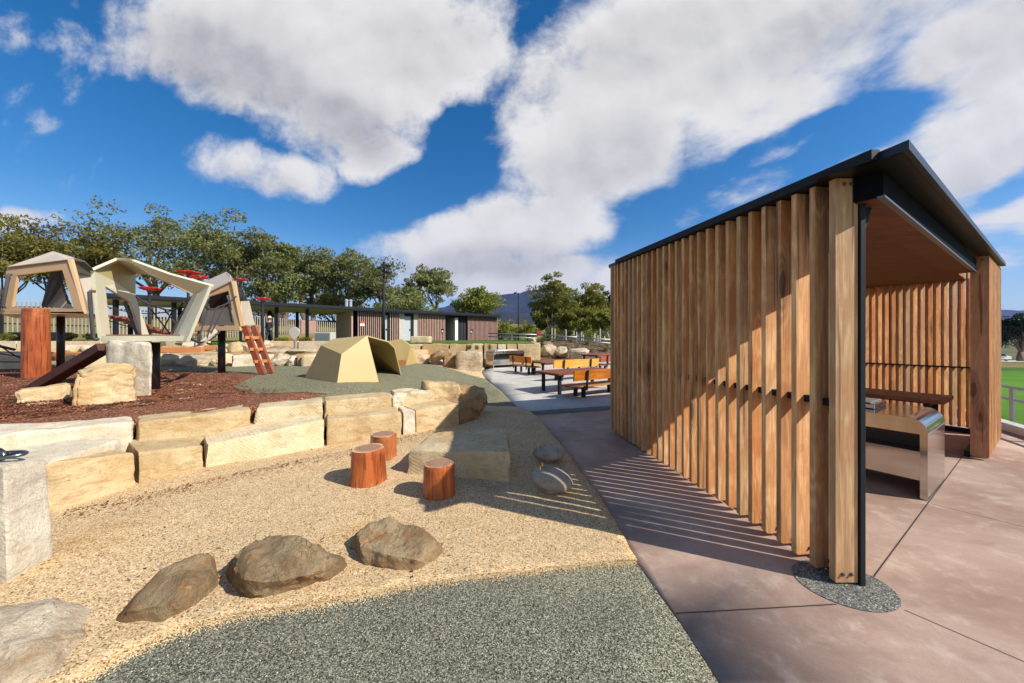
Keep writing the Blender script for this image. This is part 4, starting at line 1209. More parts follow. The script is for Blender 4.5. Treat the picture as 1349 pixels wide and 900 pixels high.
# ------------------------------------------------------------------ pebble drinking stones
def pebble(label, c, r, rotz, tilt, seed, ped_h):
    c = Vector(c)
    t = thing('pebble_fountain', label, 'drinking fountain', (c.x, c.y, 0), 'pebble fountains beside the paving')
    bm = bmesh.new(); bmesh.ops.create_icosphere(bm, subdivisions=5, radius=1)
    m = Matrix.Rotation(rotz, 3, 'Z') @ Matrix.Rotation(tilt[0], 3, 'X') @ Matrix.Rotation(tilt[1], 3, 'Y') @ Matrix.Diagonal(r)
    for v in bm.verts:
        d = v.co.normalized()
        k = 1 + .06 * noise.noise(d * 1.4 + Vector((seed, 0, 0))) + .008 * noise.noise(d * 9 + Vector((seed, 3, 0)))
        if d.z > 0: k *= 1 - .12 * d.z
        v.co = m @ (d * k)
    mb = MB(); mb.v = [v.co + c for v in bm.verts]; mb.f = [[v.index for v in f.verts] for f in bm.faces]; mb.m = [0] * len(mb.f); bm.free()
    obj('river_stone', mb, MT['river_pebble'], t, smooth=True)
    mb = MB(); mb.cyl((c.x, c.y, -.02), (c.x, c.y, c.z - r[2] * .55), .055, .065, 20)
    obj('pedestal', mb, MT['concrete_pale'], t)
    for s in (-.3, .15):
        q = c + m @ (Vector((-.62, .30 + s, .66)).normalized() * .93)
        mb = MB(); mb.lathe([(.012, -.02), (.014, .0), (.009, .004), (.017, .018), (.010, .030)], q, 10)
        obj('brass_spout', mb, MT['brass'], t, smooth=True)
    return t
pebble('larger grey pebble stone fountain with two brass spouts, lit along its edge', (.415, 3.5, .165), (.215, .165, .105), R(-12), (R(14), R(10)), 3, .08)
pebble('smaller grey pebble stone fountain farther along the paving edge', (.46, 4.35, .135), (.195, .15, .085), R(-4), (R(8), R(2)), 6, .08)
# ------------------------------------------------------------------ raised play pods
def plates(parent, name, mat, polys, t=.035):
    mb = MB()
    for pl in polys:
        mb.panel([P(*p) for p in pl], t)
    return obj(name, mb, mat, parent)
def rope(mb, pts, r=.012, sag=0.0, n=1):
    q = [P(*p) for p in pts]; out = []
    for i in range(len(q) - 1):
        for k in range(6):
            f = k / 6; p = q[i].lerp(q[i + 1], f); p.z -= sag * 4 * f * (1 - f); out.append(p)
    out.append(q[-1]); mb.tube(out, r, 6)
def handle(parent, a, b, r=.022, off=(.0, -.05, 0)):
    a, b = P(*a), P(*b); o = Vector(off); mb = MB()
    d = (b - a) * .06
    mb.tube([a, a + o * .7, a + o + d * .5, a.lerp(b, .5) + o, b + o - d * .5, b + o * .7, b], r, 8)
    return obj('grab_rail', mb, MT['pod_grey'], parent, smooth=True)

# centre pod -------------------------------------------------------
pc = thing('tent_pod', 'cream open sided play pod resting on the white stone pillar', 'play pod', P(190, 450, 6.8), 'raised tent shaped play pods')
yl = lambda px: 6.2 + (px - 124.4) * .0233
L = lambda x, y, d=0: (x, y, yl(x) + d)
plates(pc, 'side_frame', MT['pod_cream'], [
    [L(134.5, 450), L(145.5, 443), L(138.8, 377), L(124.4, 357.4)],
    [L(124.4, 357.4), L(138.8, 377), L(172.8, 398.5), L(178.5, 391), L(155, 373)],
    [L(178.5, 391), L(172.8, 398.5), L(187, 443), L(197, 443)]], .05)
plates(pc, 'back_panel', MT['pod_olive'], [
    [L(124.4, 357.4, .03), L(155, 373, .02), (154.9, 345.5, 7.0)],
    [(154.9, 345.5, 7.02), L(155, 373, .03), L(178.5, 391, .03), (179, 361, 7.7)]], .04)
plates(pc, 'roof', MT['pod_cream'], [
    [(124, 356.8, 6.19), (154.7, 345.6, 6.98), (174.5, 346.5, 6.62), (174, 343.6, 6.6), (154.7, 342.6, 6.68), (123.6, 356.2, 6.15)],
    [(154.8, 343.2, 6.7), (154.9, 346, 7.05), (179, 361.5, 7.75), (196, 362, 7.4), (174.2, 344.2, 6.62)],
    [(174, 343.6, 6.6), (174.4, 346.8, 6.62), (196, 361, 6.72), (222, 371.8, 6.8), (258.2, 388.8, 6.85), (279.9, 377.4, 6.5), (222, 361.4, 6.55)]], .045)
plates(pc, 'roof_lining', MT['pod_tan'], [
    [(174.5, 347.6, 6.66), (196, 362.2, 7.35), (257, 390.0, 6.95), (222, 372.4, 6.84), (196, 361.8, 6.76)]], .02)
plates(pc, 'corner_leg', MT['pod_cream'], [
    [(258.2, 388.6, 6.9), (265.2, 387.6, 6.62), (235.2, 450, 6.62), (230.2, 445, 6.9)],
    [(265.3, 387.6, 6.62), (279.9, 377.4, 6.5), (249.5, 450.8, 6.5), (235.4, 451, 6.61)]], .05)
d0 = [P(134.5, 450, 6.42), P(249, 450.5, 6.5), P(240, 449, 8.0), P(190, 449, 8.2)]
mb = MB(); zz_ = 1.535
pts = [Vector((p.x, p.y, zz_)) for p in d0]
mb.add(pts + [p + Z * .10 for p in pts], [[3, 2, 1, 0], [4, 5, 6, 7]] + [[i, (i + 1) % 4, (i + 1) % 4 + 4, i + 4] for i in range(4)])
obj('platform', mb, MT['pod_cream'], pc)
ins = [p.lerp(sum(pts, Vector()) / 4, .06) for p in pts]
mb = MB(); mb.add([p + Z * .1005 for p in ins] + [p + Z * .125 for p in ins], [[3, 2, 1, 0], [4, 5, 6, 7]] + [[i, (i + 1) % 4, (i + 1) % 4 + 4, i + 4] for i in range(4)])
obj('deck', mb, MT['deck_timber'], pc)
handle(pc, (126, 384, 6.12), (131, 447, 6.3), .028, (-.04, -.06, 0))
handle(pc, (167, 398, 7.35), (184, 441, 7.5), .026)
handle(pc, (180, 395, 7.8), (196, 442, 7.9), .026)
handle(pc, (256, 391, 6.95), (231, 438, 6.9), .026)
mb = MB(); mb.cyl(P(203.5, 520, 6.85), P(203.5, 451, 6.85), .085, seg=20)
obj('support_column', mb, MT['post_black'], pc, smooth=True)

# left pod ----------------------------------------------------------
pl = thing('tent_pod', 'tan peaked play pod on a black column, leftmost, behind the tall log', 'play pod', P(60, 412, 9.8), 'raised tent shaped play pods')
A = lambda x, y, d=0: (x, y, 9.4 + d)
plates(pl, 'front_frame', MT['pod_tan'], [
    [A(9.2, 351.8), A(22, 362.8), A(81.9, 355.4), A(88.6, 342)],
    [A(.6, 411), A(15.3, 404.3), A(22, 362.8), A(9.2, 351.8)],
    [A(88.6, 342), A(81.9, 355.4), A(97.7, 407.4), A(110.6, 413.5)],
    [(88.7, 341.8, 9.36), (93, 341.6, 9.42), (113, 408, 9.7), (110.7, 413.5, 9.42)],
    [A(.6, 411), A(110.6, 413.5), A(97.7, 406.9), A(15.3, 404.2)]], .06)
plates(pl, 'roof', MT['pod_beige'], [
    [(9.2, 351.6, 9.35), (88.6, 341.8, 9.35), (97.7, 339.5, 9.9), (69.6, 331, 10.4)],
    [(9.2, 351.6, 9.36), (69.6, 331, 10.4), (52, 345, 11.6), (14, 357, 11.4)],
    [(69.6, 331, 10.4), (97.7, 339.5, 9.92), (111, 343.6, 10.6), (124.8, 356.6, 11.4), (70, 348, 12.0), (52, 345, 11.6)]], .03)
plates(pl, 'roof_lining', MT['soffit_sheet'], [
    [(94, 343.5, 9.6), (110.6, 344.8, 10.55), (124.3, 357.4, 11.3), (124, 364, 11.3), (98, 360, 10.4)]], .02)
plates(pl, 'side_panel', MT['pod_beige'], [
    [(97.7, 360, 10.5), (124.2, 364, 11.35), (127, 408, 11.2), (108, 409, 10.0)],
    [(61, 404.5, 11.2), (83, 374, 11.3), (97, 408, 11.2)]], .03)
plates(pl, 'back_panel', MT['pod_grey'], [[(68, 356.5, 11.0), (84.5, 355.5, 11.0), (83, 375, 11.1), (61, 405, 11.1), (56, 403, 11.1)]], .03)
fl = [P(.6, 412.5, 9.4), P(111, 413.8, 9.4), P(127, 412, 11.3), P(20, 412, 11.5)]
mb = MB(); zz_ = fl[1].z
mb.add([Vector((p.x, p.y, zz_)) for p in fl] + [Vector((p.x, p.y, zz_ + .06)) for p in fl], [[3, 2, 1, 0], [4, 5, 6, 7]] + [[i, (i + 1) % 4, (i + 1) % 4 + 4, i + 4] for i in range(4)])
obj('platform', mb, MT['pod_tan'], pl)
handle(pl, (15, 362, 9.35), (7, 405, 9.35), .035)
handle(pl, (71, 367, 10.9), (59, 403, 10.9), .03)
handle(pl, (81, 363, 10.9), (93, 400, 10.9), .028)
mb = MB(); mb.cyl(P(80, 488.5, 10.6), P(80, 412, 10.6), .085, seg=20)
obj('support_column', mb, MT['post_black'], pl, smooth=True)

# right pod -----------------------------------------------------------
pr = thing('tent_pod', 'tan play pod with low sloping sides above the red ladder', 'play pod', P(292, 434, 10), 'raised tent shaped play pods')
B = lambda x, y, d=0: (x, y, 9.6 + d)
plates(pr, 'front_frame', MT['pod_tan'], [
    [B(272, 386), B(274, 391), B(300.8, 382.8), B(304.4, 370.2)],
    [B(304.4, 370.2), B(300.8, 382.8), B(309.6, 430), B(317, 430.2)],
    [(304.6, 370.0, 9.55), (308.0, 372, 9.62), (310, 391, 9.7), (318.6, 432, 9.7), (317, 430, 9.58)],
    [B(258, 429.5), B(317.4, 430.3), B(318.6, 435.6), B(257, 435.6)],
    [B(272, 386), B(274, 391), B(262, 429.5), B(257, 429.5)]], .06)
plates(pr, 'roof', MT['pod_beige'], [
    [(272, 386, 9.55), (304.5, 370.0, 9.55), (303, 362, 10.0), (298, 358.2, 10.4), (262.5, 374, 10.4)],
    [(298, 358.2, 10.4), (303, 362, 10.0), (309, 372, 10.2), (326.8, 396, 11.3), (300, 372, 12.2)],
    [(262.5, 374, 10.4), (298, 358.2, 10.4), (300, 372, 12.2), (268, 386, 12.2)]], .03)
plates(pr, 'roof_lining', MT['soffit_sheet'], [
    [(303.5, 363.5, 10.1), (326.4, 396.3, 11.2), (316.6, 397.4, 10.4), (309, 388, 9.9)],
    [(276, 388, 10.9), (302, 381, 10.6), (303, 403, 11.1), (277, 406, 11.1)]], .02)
plates(pr, 'side_panel', MT['pod_beige'], [
    [(316.8, 397.2, 10.3), (326.8, 396.6, 11.2), (334.4, 428, 11.1), (318.6, 430, 9.9)],
    [(274, 404, 11.2), (303, 402, 11.2), (310, 429, 11.1), (262, 429, 11.1)]], .03)
fl = [P(257, 435, 9.62), P(318.6, 435, 9.62), P(334, 435, 11.1), P(270, 435, 11.3)]
mb = MB(); zz_ = fl[0].z
mb.add([Vector((p.x, p.y, zz_)) for p in fl] + [Vector((p.x, p.y, zz_ + .09)) for p in fl], [[3, 2, 1, 0], [4, 5, 6, 7]] + [[i, (i + 1) % 4, (i + 1) % 4 + 4, i + 4] for i in range(4)])
obj('platform', mb, MT['pod_tan'], pr)
handle(pr, (301, 390, 9.9), (307, 424, 9.9), .026)
handle(pr, (313, 392, 9.7), (318, 424, 9.7), .026)
handle(pr, (324, 400, 10.9), (331, 426, 10.9), .04)
handle(pr, (275, 394, 9.6), (266, 424, 9.6), .03)
mb = MB(); mb.cyl(P(292, 493, 10.1), P(292, 435, 10.1), .092, seg=20)
obj('support_column', mb, MT['post_black'], pr, smooth=True)

# net bridge between the pods, and the rope net further left
nb = thing('rope_bridge', 'dark rope net bridge slung between the cream pod and the tan ladder pod', 'rope bridge', P(275, 440, 8.5))
mb = MB()
rope(mb, [(259, 388, 7.0), (275, 407, 8.6), (288, 404, 9.0), (311, 390.5, 9.5)], .02, .05)
rope(mb, [(250, 445, 6.9), (270, 450, 8.2), (290, 436, 9.4)], .02, .05)
rope(mb, [(242, 398, 8.0), (228, 408, 8.2), (205, 402, 8.2), (180, 391, 8.0)], .02, .05)
for a, b in (((262, 398, 7.4), (248, 440, 6.95)), ((274, 406.5, 8.5), (260, 452, 7.6)), ((285, 405, 8.9), (272, 448, 8.3)), ((297, 400, 9.2), (276, 444, 8.7))): rope(mb, [a, b], .015)
for a, b in (((190, 396, 8.2), (224, 440, 8.4)), ((215, 406, 8.2), (236, 432, 8.3)), ((228, 408, 8.2), (214, 436, 8.4))): rope(mb, [a, b], .015)
obj('ropes', mb, MT['rope_dark'], nb)
mb = MB(); mb.panel([P(262, 452, 7.7), P(270, 453.5, 8.1), P(287, 437, 9.3), P(283, 433, 9.3)], .03); mb.panel([P(231, 452, 7.3), P(250, 457, 7.5), P(268, 454, 8.0), P(262, 450, 8.0)], .03)
obj('tread', mb, MT['pod_beige'], nb)
pb = thing('plank_bridge', 'sagging bridge of red brown planks behind the cream play pod', 'plank bridge', P(185, 440, 9.3))
for k in range(13):
    f = k / 12
    x = 127 + 105 * f; y = 410 + 34 * f - 10 * f * f * .6 + (3.0 if k > 9 else 0) * 0
    y = 412 + 24 * sm(f * 1.15) + 2
    Y = 10.8 - 2.2 * f
    mb = MB(); a, b = P(x, y, Y), P(x + 9, y + 3.5, Y - .55)
    mb.bar(a + Vector((-.35, .25, 0)), b + Vector((.35, -.05, 0)), .17, .045)
    obj('plank', mb, MT['deck_timber'], pb)
mb = MB(); rope(mb, [(127, 398, 10.9), (180, 412, 9.6), (232, 408, 8.6)], .014, .06); rope(mb, [(127, 416, 10.8), (180, 433, 9.6), (232, 440, 8.5)], .014, .03)
obj('ropes', mb, MT['rope_dark'], pb)
rn = thing('climbing_net', 'sagging dark rope net running out of the left edge behind the tall log', 'climbing net', P(10, 465, 10.6))
mb = MB()
for a, b in (((-60, 440, 9.6), (20, 460, 10.6)), ((-60, 452, 9.8), (30, 470, 10.6)), ((-60, 470, 10.2), (28, 477, 10.8)), ((-20, 440, 10.2), (30, 474, 10.6)), ((-40, 480, 9.8), (-10, 446, 10.6)), ((0, 454, 10.5), (-30, 482, 10.2))): rope(mb, [a, b], .018, .05)
mb.cyl(P(-40, 447, 10), P(20, 461, 10.5), .04, seg=10)
obj('ropes', mb, MT['rope_dark'], rn)

# ladder
ld = thing('wooden_ladder', 'red brown wooden ladder leaning up to the tan pod', 'ladder', P(351, 493, 9.85))
for (a, b) in (((322, 430, 9.75), (346, 494.3, 9.65)), ((334, 429.5, 9.98), (357.5, 491.5, 9.95))):
    mb = MB(); mb.bar(P(*a), P(*b), .09, .15, up=Vector((1, 0, 0))); obj('stringer', mb, MT['ladder_timber'], ld)
for f in (.23, .47, .72):
    a = P(322, 430, 9.75).lerp(P(346, 494.3, 9.65), f); b = P(334, 429.5, 9.98).lerp(P(357.5, 491.5, 9.95), f + .02)
    d = (b - a).normalized() * .06
    mb = MB(); mb.bar(a - d + Vector((.02, -.085, 0)), b + d * .9 + Vector((.02, -.085, 0)), .05, .085); obj('rung', mb, MT['orange_timber'], ld)

# tall log, pillar, rocks, ramp
stump('tall orange stained log standing upright under the left play pod', 47, 498, .225, 1.80, 14, z0=.55, flare=.05, lobes=.06, group=None, cat='log', name='standing_log')
hexa('stone_pillar', 'tall white sawn stone pillar carrying the cream play pod', 'stone pillar',
     [P(139, 523, 6.05).xy.to_3d() + Z * .45, P(200.5, 523, 6.05).xy.to_3d() + Z * .45, P(198, 523, 6.75).xy.to_3d() + Z * .45, P(141, 523, 6.75).xy.to_3d() + Z * .45,
      P(141, 448, 6.1).xy.to_3d() + Z * 1.53, P(201, 448, 6.1).xy.to_3d() + Z * 1.53, P(198, 448, 6.75).xy.to_3d() + Z * 1.53, P(143, 448, 6.75).xy.to_3d() + Z * 1.53], SG, seed=55, n=22, amp=.06, freq=2.2, edge=.06)
hexa('yellow_rock', 'rough square yellow rock in front of the white stone pillar', 'rock',
     fview(97, 182, 5.35, .7, .42, 1.06, 1.10), SY, seed=61, n=24, amp=.11, freq=2.0, edge=.12)
hexa('yellow_rock', 'low flat yellow slab at the foot of the ramp beam', 'rock',
     fview(20, 94, 5.55, .5, .42, .76, .82), SY, seed=63, n=16, amp=.05, freq=2.6, edge=.14)
mb = MB(); mb.bar(P(40, 516, 6.7), P(139, 457, 6.4), .22, .15)
tag(obj('ramp_beam', mb, MT['beam_timber'], origin=P(60, 510, 6.7), bevel=.01), 'dark red timber beam sloping from the yellow rocks up to the white pillar', 'balance beam')

# gold play tents
dm = thing('play_tent', 'large faceted gold metal play tent with open end, on the green rubber mound', 'play tent', P(460, 503, 8.6), 'gold faceted play tents')
P1, P2, P3 = (399.5, 501.0, 9.0), (444, 505.4, 7.95), (499, 503.4, 8.6)
Q1, Q2, T_, R_ = (422.8, 455, 8.9), (449.9, 466.6, 8.15), (483.9, 442, 8.55), (439, 446.4, 9.2)
S1, S2, P4 = (511.6, 449.6, 9.5), (520.4, 457.8, 9.75), (528.8, 493.4, 10.3)
def outward(polys, cen):
    out = []
    for pl_ in polys:
        pts = [P(*p) for p in pl_]
        n = Vector((0, 0, 0))
        for i in range(len(pts)):
            a, b = pts[i], pts[(i + 1) % len(pts)]
            n += Vector(((a.y - b.y) * (a.z + b.z), (a.z - b.z) * (a.x + b.x), (a.x - b.x) * (a.y + b.y)))
        c = sum(pts, Vector()) / len(pts)
        out.append(pl_ if n.dot(c - cen) > 0 else pl_[::-1])
    return out
cen = P(460, 480, 9.2)
PB, QB = (500, 488, 11.5), (480, 452, 10.6)
def onplane(a, b, c, px, py):
    a, b, c = P(*a), P(*b), P(*c); n = (b - a).cross(c - a); e = Vector((0, 0, H)); d = Vector(((px - CX) / F, 1, (HY - py) / F))
    return (px, py, n.dot(a - e) / n.dot(d))
T_ = onplane(P2, P3, Q2, 483.9, 442); Q1 = onplane(P1, P2, Q2, 422.8, 455)
plates(dm, 'shell', MT['dome_gold'], outward([
    [P1, P2, Q2, Q1], [P2, P3, T_, Q2], [Q1, Q2, T_], [Q1, T_, R_], [R_, T_, S1, QB], [S1, S2, QB], [S2, P4, PB, QB], [Q1, R_, QB], [P1, Q1, QB, PB]], cen), .03)
d2 = thing('play_tent', 'smaller gold play tent half hidden behind the large one', 'play tent', P(518, 486, 13), 'gold faceted play tents')
cen = P(515, 470, 13.6)
plates(d2, 'shell', MT['dome_gold'], outward([
    [(500, 487, 13.0), (533.9, 486.5, 12.9), (541, 456, 13.1), (528.8, 446.6, 13.2), (508, 450, 13.2)], [(533.9, 486.5, 12.9), (552, 484, 14.4), (545, 457, 14.0), (541, 456, 13.1)],
    [(541, 456, 13.1), (545, 457, 14.0), (532, 448, 14.2), (528.8, 446.6, 13.2)], [(508, 450, 13.2), (528.8, 446.6, 13.2), (532, 448, 14.2), (510, 451, 14.4)]], cen), .03)
mb = MB(); mb.panel([P(526, 483.5, 12.86), P(534.2, 483.2, 12.84), P(535.6, 474.5, 12.86), P(524, 474.5, 12.88)][::-1], .02); obj('base_band', mb, MT['orange_timber'], d2)

# red flower poles
def flower(label, px, py, Y, r, zfoot, n=5, seed=0, tilt=.25):
    c = P(px, py, Y)
    t = thing('flower_pole', label, 'flower sculpture', (c.x, c.y, zfoot), 'red poppy flower poles in the playground')
    mb = MB(); mb.cyl((c.x, c.y, zfoot - .1), c - Z * .12, .065, seg=12); obj('pole', mb, MT['steel_dark'], t, smooth=True)
    rr = random.Random(seed)
    for k in range(n):
        a = 2 * math.pi * k / n + rr.uniform(-.2, .2) + seed
        dr = Vector((math.cos(a), math.sin(a), 0)); sd = Vector((-dr.y, dr.x, 0))
        mb = MB(); g = 6; rows = []
        for i in range(g + 1):
            f = i / g; wdt = r * .62 * math.sin(math.pi * min(.97, .12 + .84 * f)) ** .7
            row = []
            for j in range(7):
                s = j / 3 - 1
                row.append(c + dr * r * f * (1 - .12 * s * s) + sd * wdt * s + Z * (r * (.62 * f ** 1.5 - .42 * f ** 4) + tilt * .2 * r * s * s - .06 * r))
            rows.append(row)
        vs = [p for row in rows for p in row] + [p - Z * .025 for row in rows for p in row]
        m_ = 7 * (g + 1); fs = []
        for i in range(g):
            for j in range(6):
                q = [i * 7 + j, i * 7 + j + 1, (i + 1) * 7 + j + 1, (i + 1) * 7 + j]
                fs += [q, [x + m_ for x in q][::-1]]
        bd = [j for j in range(7)] + [i * 7 + 6 for i in range(1, g + 1)] + [g * 7 + j for j in range(5, -1, -1)] + [i * 7 for i in range(g - 1, 0, -1)]
        for i in range(len(bd)):
            a_, b_ = bd[i], bd[(i + 1) % len(bd)]; fs.append([b_, a_, a_ + m_, b_ + m_])
        mb.add(vs, fs); obj('petal', mb, MT['poppy_red'], t, smooth=True).data.set_sharp_from_angle(angle=R(50))
    mb = MB(); mb.lathe([(.05, -.16), (r * .22, -.06), (r * .16, .03), (.02, .05)], c, 12); obj('flower_centre', mb, MT['pod_grey'], t)
flower('wide red flower on a pole seen through the open cream pod', 197, 382, 15.5, .46, .96, 4, 0)
flower('highest red flower on a pole between the cream pod and the ladder pod', 248, 361, 19, .56, .96, 6, 1)
flower('red flower tucked low behind the roof of the ladder pod, second highest', 262, 368, 17.5, .38, .96, 5, 2, 1.2)
flower('red flower partly hidden behind the right slope of the ladder pod', 317, 370, 19, .38, .96, 5, 3)
flower('red two petalled flower on a grey pole right of the red ladder', 346, 395, 17, .36, .96, 4, .1)
# ------------------------------------------------------------------ stones of the far terrace: px left, px right, y top, y base, z base, depth, material, kind, label
far = [
 (-60, 60, 466, 487, .55, .8, SW, 'h', 'low pale edging stone at the far left behind the tall log'),
 (86, 140, 468, 485, .55, .8, SCR, 'h', 'low pale edging stone between the black column and the white pillar'),
 (206, 214, 466, 483, .5, .6, SCR, 'h', 'narrow cream stone just right of the black column under the cream pod'),
 (213, 243, 467, 482.5, .5, .8, DP, 'b', 'grey brown boulder left of the long brown boulder under the rope bridge'),
 (244, 292, 468, 484, .5, .9, DP, 'b', 'long brown boulder left of the ladder pod column'),
 (291, 307, 467, 483.5, .5, .8, SCR, 'b', 'cracked cream stone just right of the ladder pod column'),
 (305, 362, 467.5, 484, .5, .7, SW, 'h', 'long white block behind the red ladder'),
 (360, 381, 468, 484, .5, .8, DP, 'b', 'speckled brown boulder just right of the red ladder'),
 (380, 394, 470, 484, .5, .7, SW, 'b', 'small rounded white stone between boulder and dome'),
 (392, 399, 469, 484, .5, .6, SBN, 'h', 'thin brown upright stone left of the large gold tent'),
 (397, 432, 467, 484, .5, .7, SCR, 'h', 'white block partly hidden behind the large gold tent'),
 (533.5, 544, 461, 486.5, .12, .5, DP, 'h', 'narrow upright stone slab right of the small gold tent'),
 (543, 566, 468, 485, .12, .8, DP, 'b', 'low rounded brown boulder beside the upright slab'),
 (566, 592, 475, 486, .05, .7, SW, 'b', 'white tumbled rock under the tilted brown rock'),
 (584, 602, 468, 489.5, .0, .7, SBN, 'h', 'dark brown upright block in front of the far wall'),
 (600, 635, 463, 491.5, .0, .9, DP, 'h', 'large pale craggy boulder left of the far barbecue'),
 (711, 733, 455, 471, .35, 1.1, DP, 'b', 'big pale flat topped boulder behind the yellow backed bench'),
 (712, 729, 464, 474, .1, .8, DO, 'b', 'dark boulder below the big pale flat topped one'),
 (731, 749, 457.5, 469, .45, 1.0, DP, 'b', 'rounded pale boulder right of the big flat topped one'),
 (735, 746, 467, 473.5, .2, .7, SW, 'b', 'small white rock in front of the rounded pale boulder'),
 (696, 711, 464, 472, .15, .9, SCR, 'b', 'cream rock above the left picnic table end'),
 (749, 774, 459, 467, .6, 1.2, DP, 'b', 'long low grey boulder on the garden slope'),
 (742, 770, 469, 474, .12, 1.0, DP, 'b', 'flat half buried rock at the foot of the garden slope'),
 (700, 712, 452, 462, .75, .9, DP, 'b', 'mottled rock at the top end of the far wall'),
]
for i, (a, b, yt, yb, zb, dp, m, kind, lab) in enumerate(far):
    Y = F * (H - zb) / (yb - HY)
    zt__ = H + (HY - yt) / F * Y
    if kind == 'h':
        hexa('terrace_stone', lab, 'stone', fview(a, b, Y, dp, zb - .2, zt__, zt__ - .02), m, seed=100 + i, n=10, amp=.05 if m in (SW, SCR) else .10, freq=2.2, edge=.07)
    else:
        w = (b - a) / F * Y / 2
        c = P((a + b) / 2, (yt + yb) / 2, Y + dp * .4)
        hh = (zt__ - zb)
        if a > 690: zb = max(zb, zslope(c.x, c.y) - .05)
        boulder('terrace_stone', lab, 'stone', (c.x, c.y, zb + hh * .38), (w * 1.12, dp * .6, hh * .70), .1 * (i % 5 - 2), m, 200 + i, planes=14, sub=4, amp=.10)
boulder('tilted_rock', 'brown slanting rock lying on the white rock before the far wall', 'rock', P(581, 467, 16.6), (.62, .45, .24), .2, DO, 333, tilt=(0, R(-18)), amp=.1)
# sawn wall carrying the lawn
walls = [(520, 554, 'pale wall block right behind the small gold tent'), (556, 591, 'yellow wall block with dark joint, below the pale seat on the lawn'), (593, 614, 'yellow wall block behind the tilted brown rock'),
         (615, 637, 'pale wall block with a small shrub in front'), (638, 655, 'yellow wall block left behind the far barbecue'), (656, 667, 'pale narrow wall block behind the far barbecue'), (668, 681, 'yellow wall block behind the right half of the far barbecue'),
         (682, 711, 'rough yellow block ending the far wall on the right')]
for i, (a, b, lab) in enumerate(walls):
    Y = 18.65 + .001 * (a - 520)
    hexa('wall_block', lab, 'stone block', facing(XY(a, Y), XY(b, Y + .06), .55, -.1, 1.26, 1.25), (SCR, SY, SY, SCR, SY, SCR, SY, SY)[i], seed=300 + i, n=10, amp=.04, freq=1.8, edge=.03, group='blocks of the far wall below the lawn')
for i, (ya, yb_, lab) in enumerate([(19.25, 21.4, 'nearer block of the wall return running back from the rough end block'), (21.5, 23.9, 'middle block of the wall return hidden behind the rough end block'), (24.0, 26.4, 'farthest block of the wall return under the lawn corner')]):
    hexa('wall_block', lab, 'stone block', [Vector((1.22, ya, -.1)), Vector((1.62, ya, -.1)), Vector((1.66 + .12 * i, yb_, -.1)), Vector((1.22, yb_, -.1)), Vector((1.22, ya, 1.27)), Vector((1.60, ya, 1.27)), Vector((1.64 + .12 * i, yb_, 1.28)), Vector((1.22, yb_, 1.28))], (SY, SCR, SY)[i], seed=360 + i, n=10, amp=.05, freq=1.8, edge=.04, group='blocks of the far wall below the lawn')
for i, (a, b, lab) in enumerate([(-120, 20, 'white low wall length at the far left below the lawn'), (22, 132, 'pale low wall length behind the left play pod'), (134, 268, 'pale low wall length behind the cream pod'), (335, 392, 'mixed pale wall length behind the lollipop shaped sign'), (393, 440, 'white low wall length left of the large gold tent')]):
    Y = 20.0
    hexa('wall_block', lab, 'stone block', facing(XY(a, Y), XY(b, Y + .05), .5, .8, 1.40, 1.40), (SW, SCR, SCR, SCR, SW)[i], seed=330 + i, n=12, amp=.03, freq=1.5, edge=.02, group='low wall lengths at the back of the sand terrace')
# rocks lying on the sand terrace
rr = random.Random(21)
beds = [(347, 446, 458, 'rounded boulder right of the red ladder, on the sand terrace', .42, .5, DP), (365, 453, 459, 'flat dark rock right of the rounded boulder', .7, .2, DO), (383, 461, 466, 'long grey flat rock under the lollipop sign', 1.0, .14, DP), (410, 458, 466, 'long pale flat rock left of the large gold tent', .95, .16, DP),
        (352, 463, 468, 'low brown rock behind the ladder foot', .5, .18, DP), (262, 450, 459, 'wide brown boulder under the rope bridge, on the terrace', .62, .36, DP), (314, 448, 461, 'square yellow boulder right of the ladder pod column', .40, .42, SY), (332, 449, 461, 'pale jagged boulder behind the ladder', .40, .42, SCR), (296, 449, 460, 'tall cream stone behind the ladder pod column', .25, .36, SCR),
        (100, 450, 460, 'mottled boulder behind the black column of the left pod', .5, .3, DP), (124, 449, 460, 'round white boulder beside the cream pod leg', .45, .3, SW), (110, 452, 460, 'broken yellow rock between two boulders behind the left pod', .4, .26, SY), (220, 452, 461, 'low cream rock under the cream pod platform', .4, .24, SCR)]
for i, (px, yt, yb, lab, w, hgt, m) in enumerate(beds):
    Y = max(14.4, F * (H - .98) / (yb + 3 - HY)); c = P(px, (yt + yb) / 2, Y)
    boulder('terrace_rock', lab, 'rock', (c.x, c.y, .98 + hgt * .3), (w, .5, hgt * .8), .3 * (i % 4), m, 400 + i, sub=3, amp=.12)
# orange log edging of the sand play on the terrace
for lab, a, b, r in (('long orange timber edging beam behind the tall log', (-90, 468, 12.6), (140, 470, 12.9), .16), ('orange timber edging beam below the rope bridge', (206, 461, 14.2), (268, 461.5, 14.6), .12), ('orange timber edging beam behind the ladder pod column', (270, 458, 16), (345, 457, 16.5), .11)):
    mb = MB(); mb.bar(P(*a), P(*b), r * 2, r * 2); tag(obj('timber_edging', mb, MT['orange_timber'], origin=P(*a), bevel=.03), lab, 'timber edging')
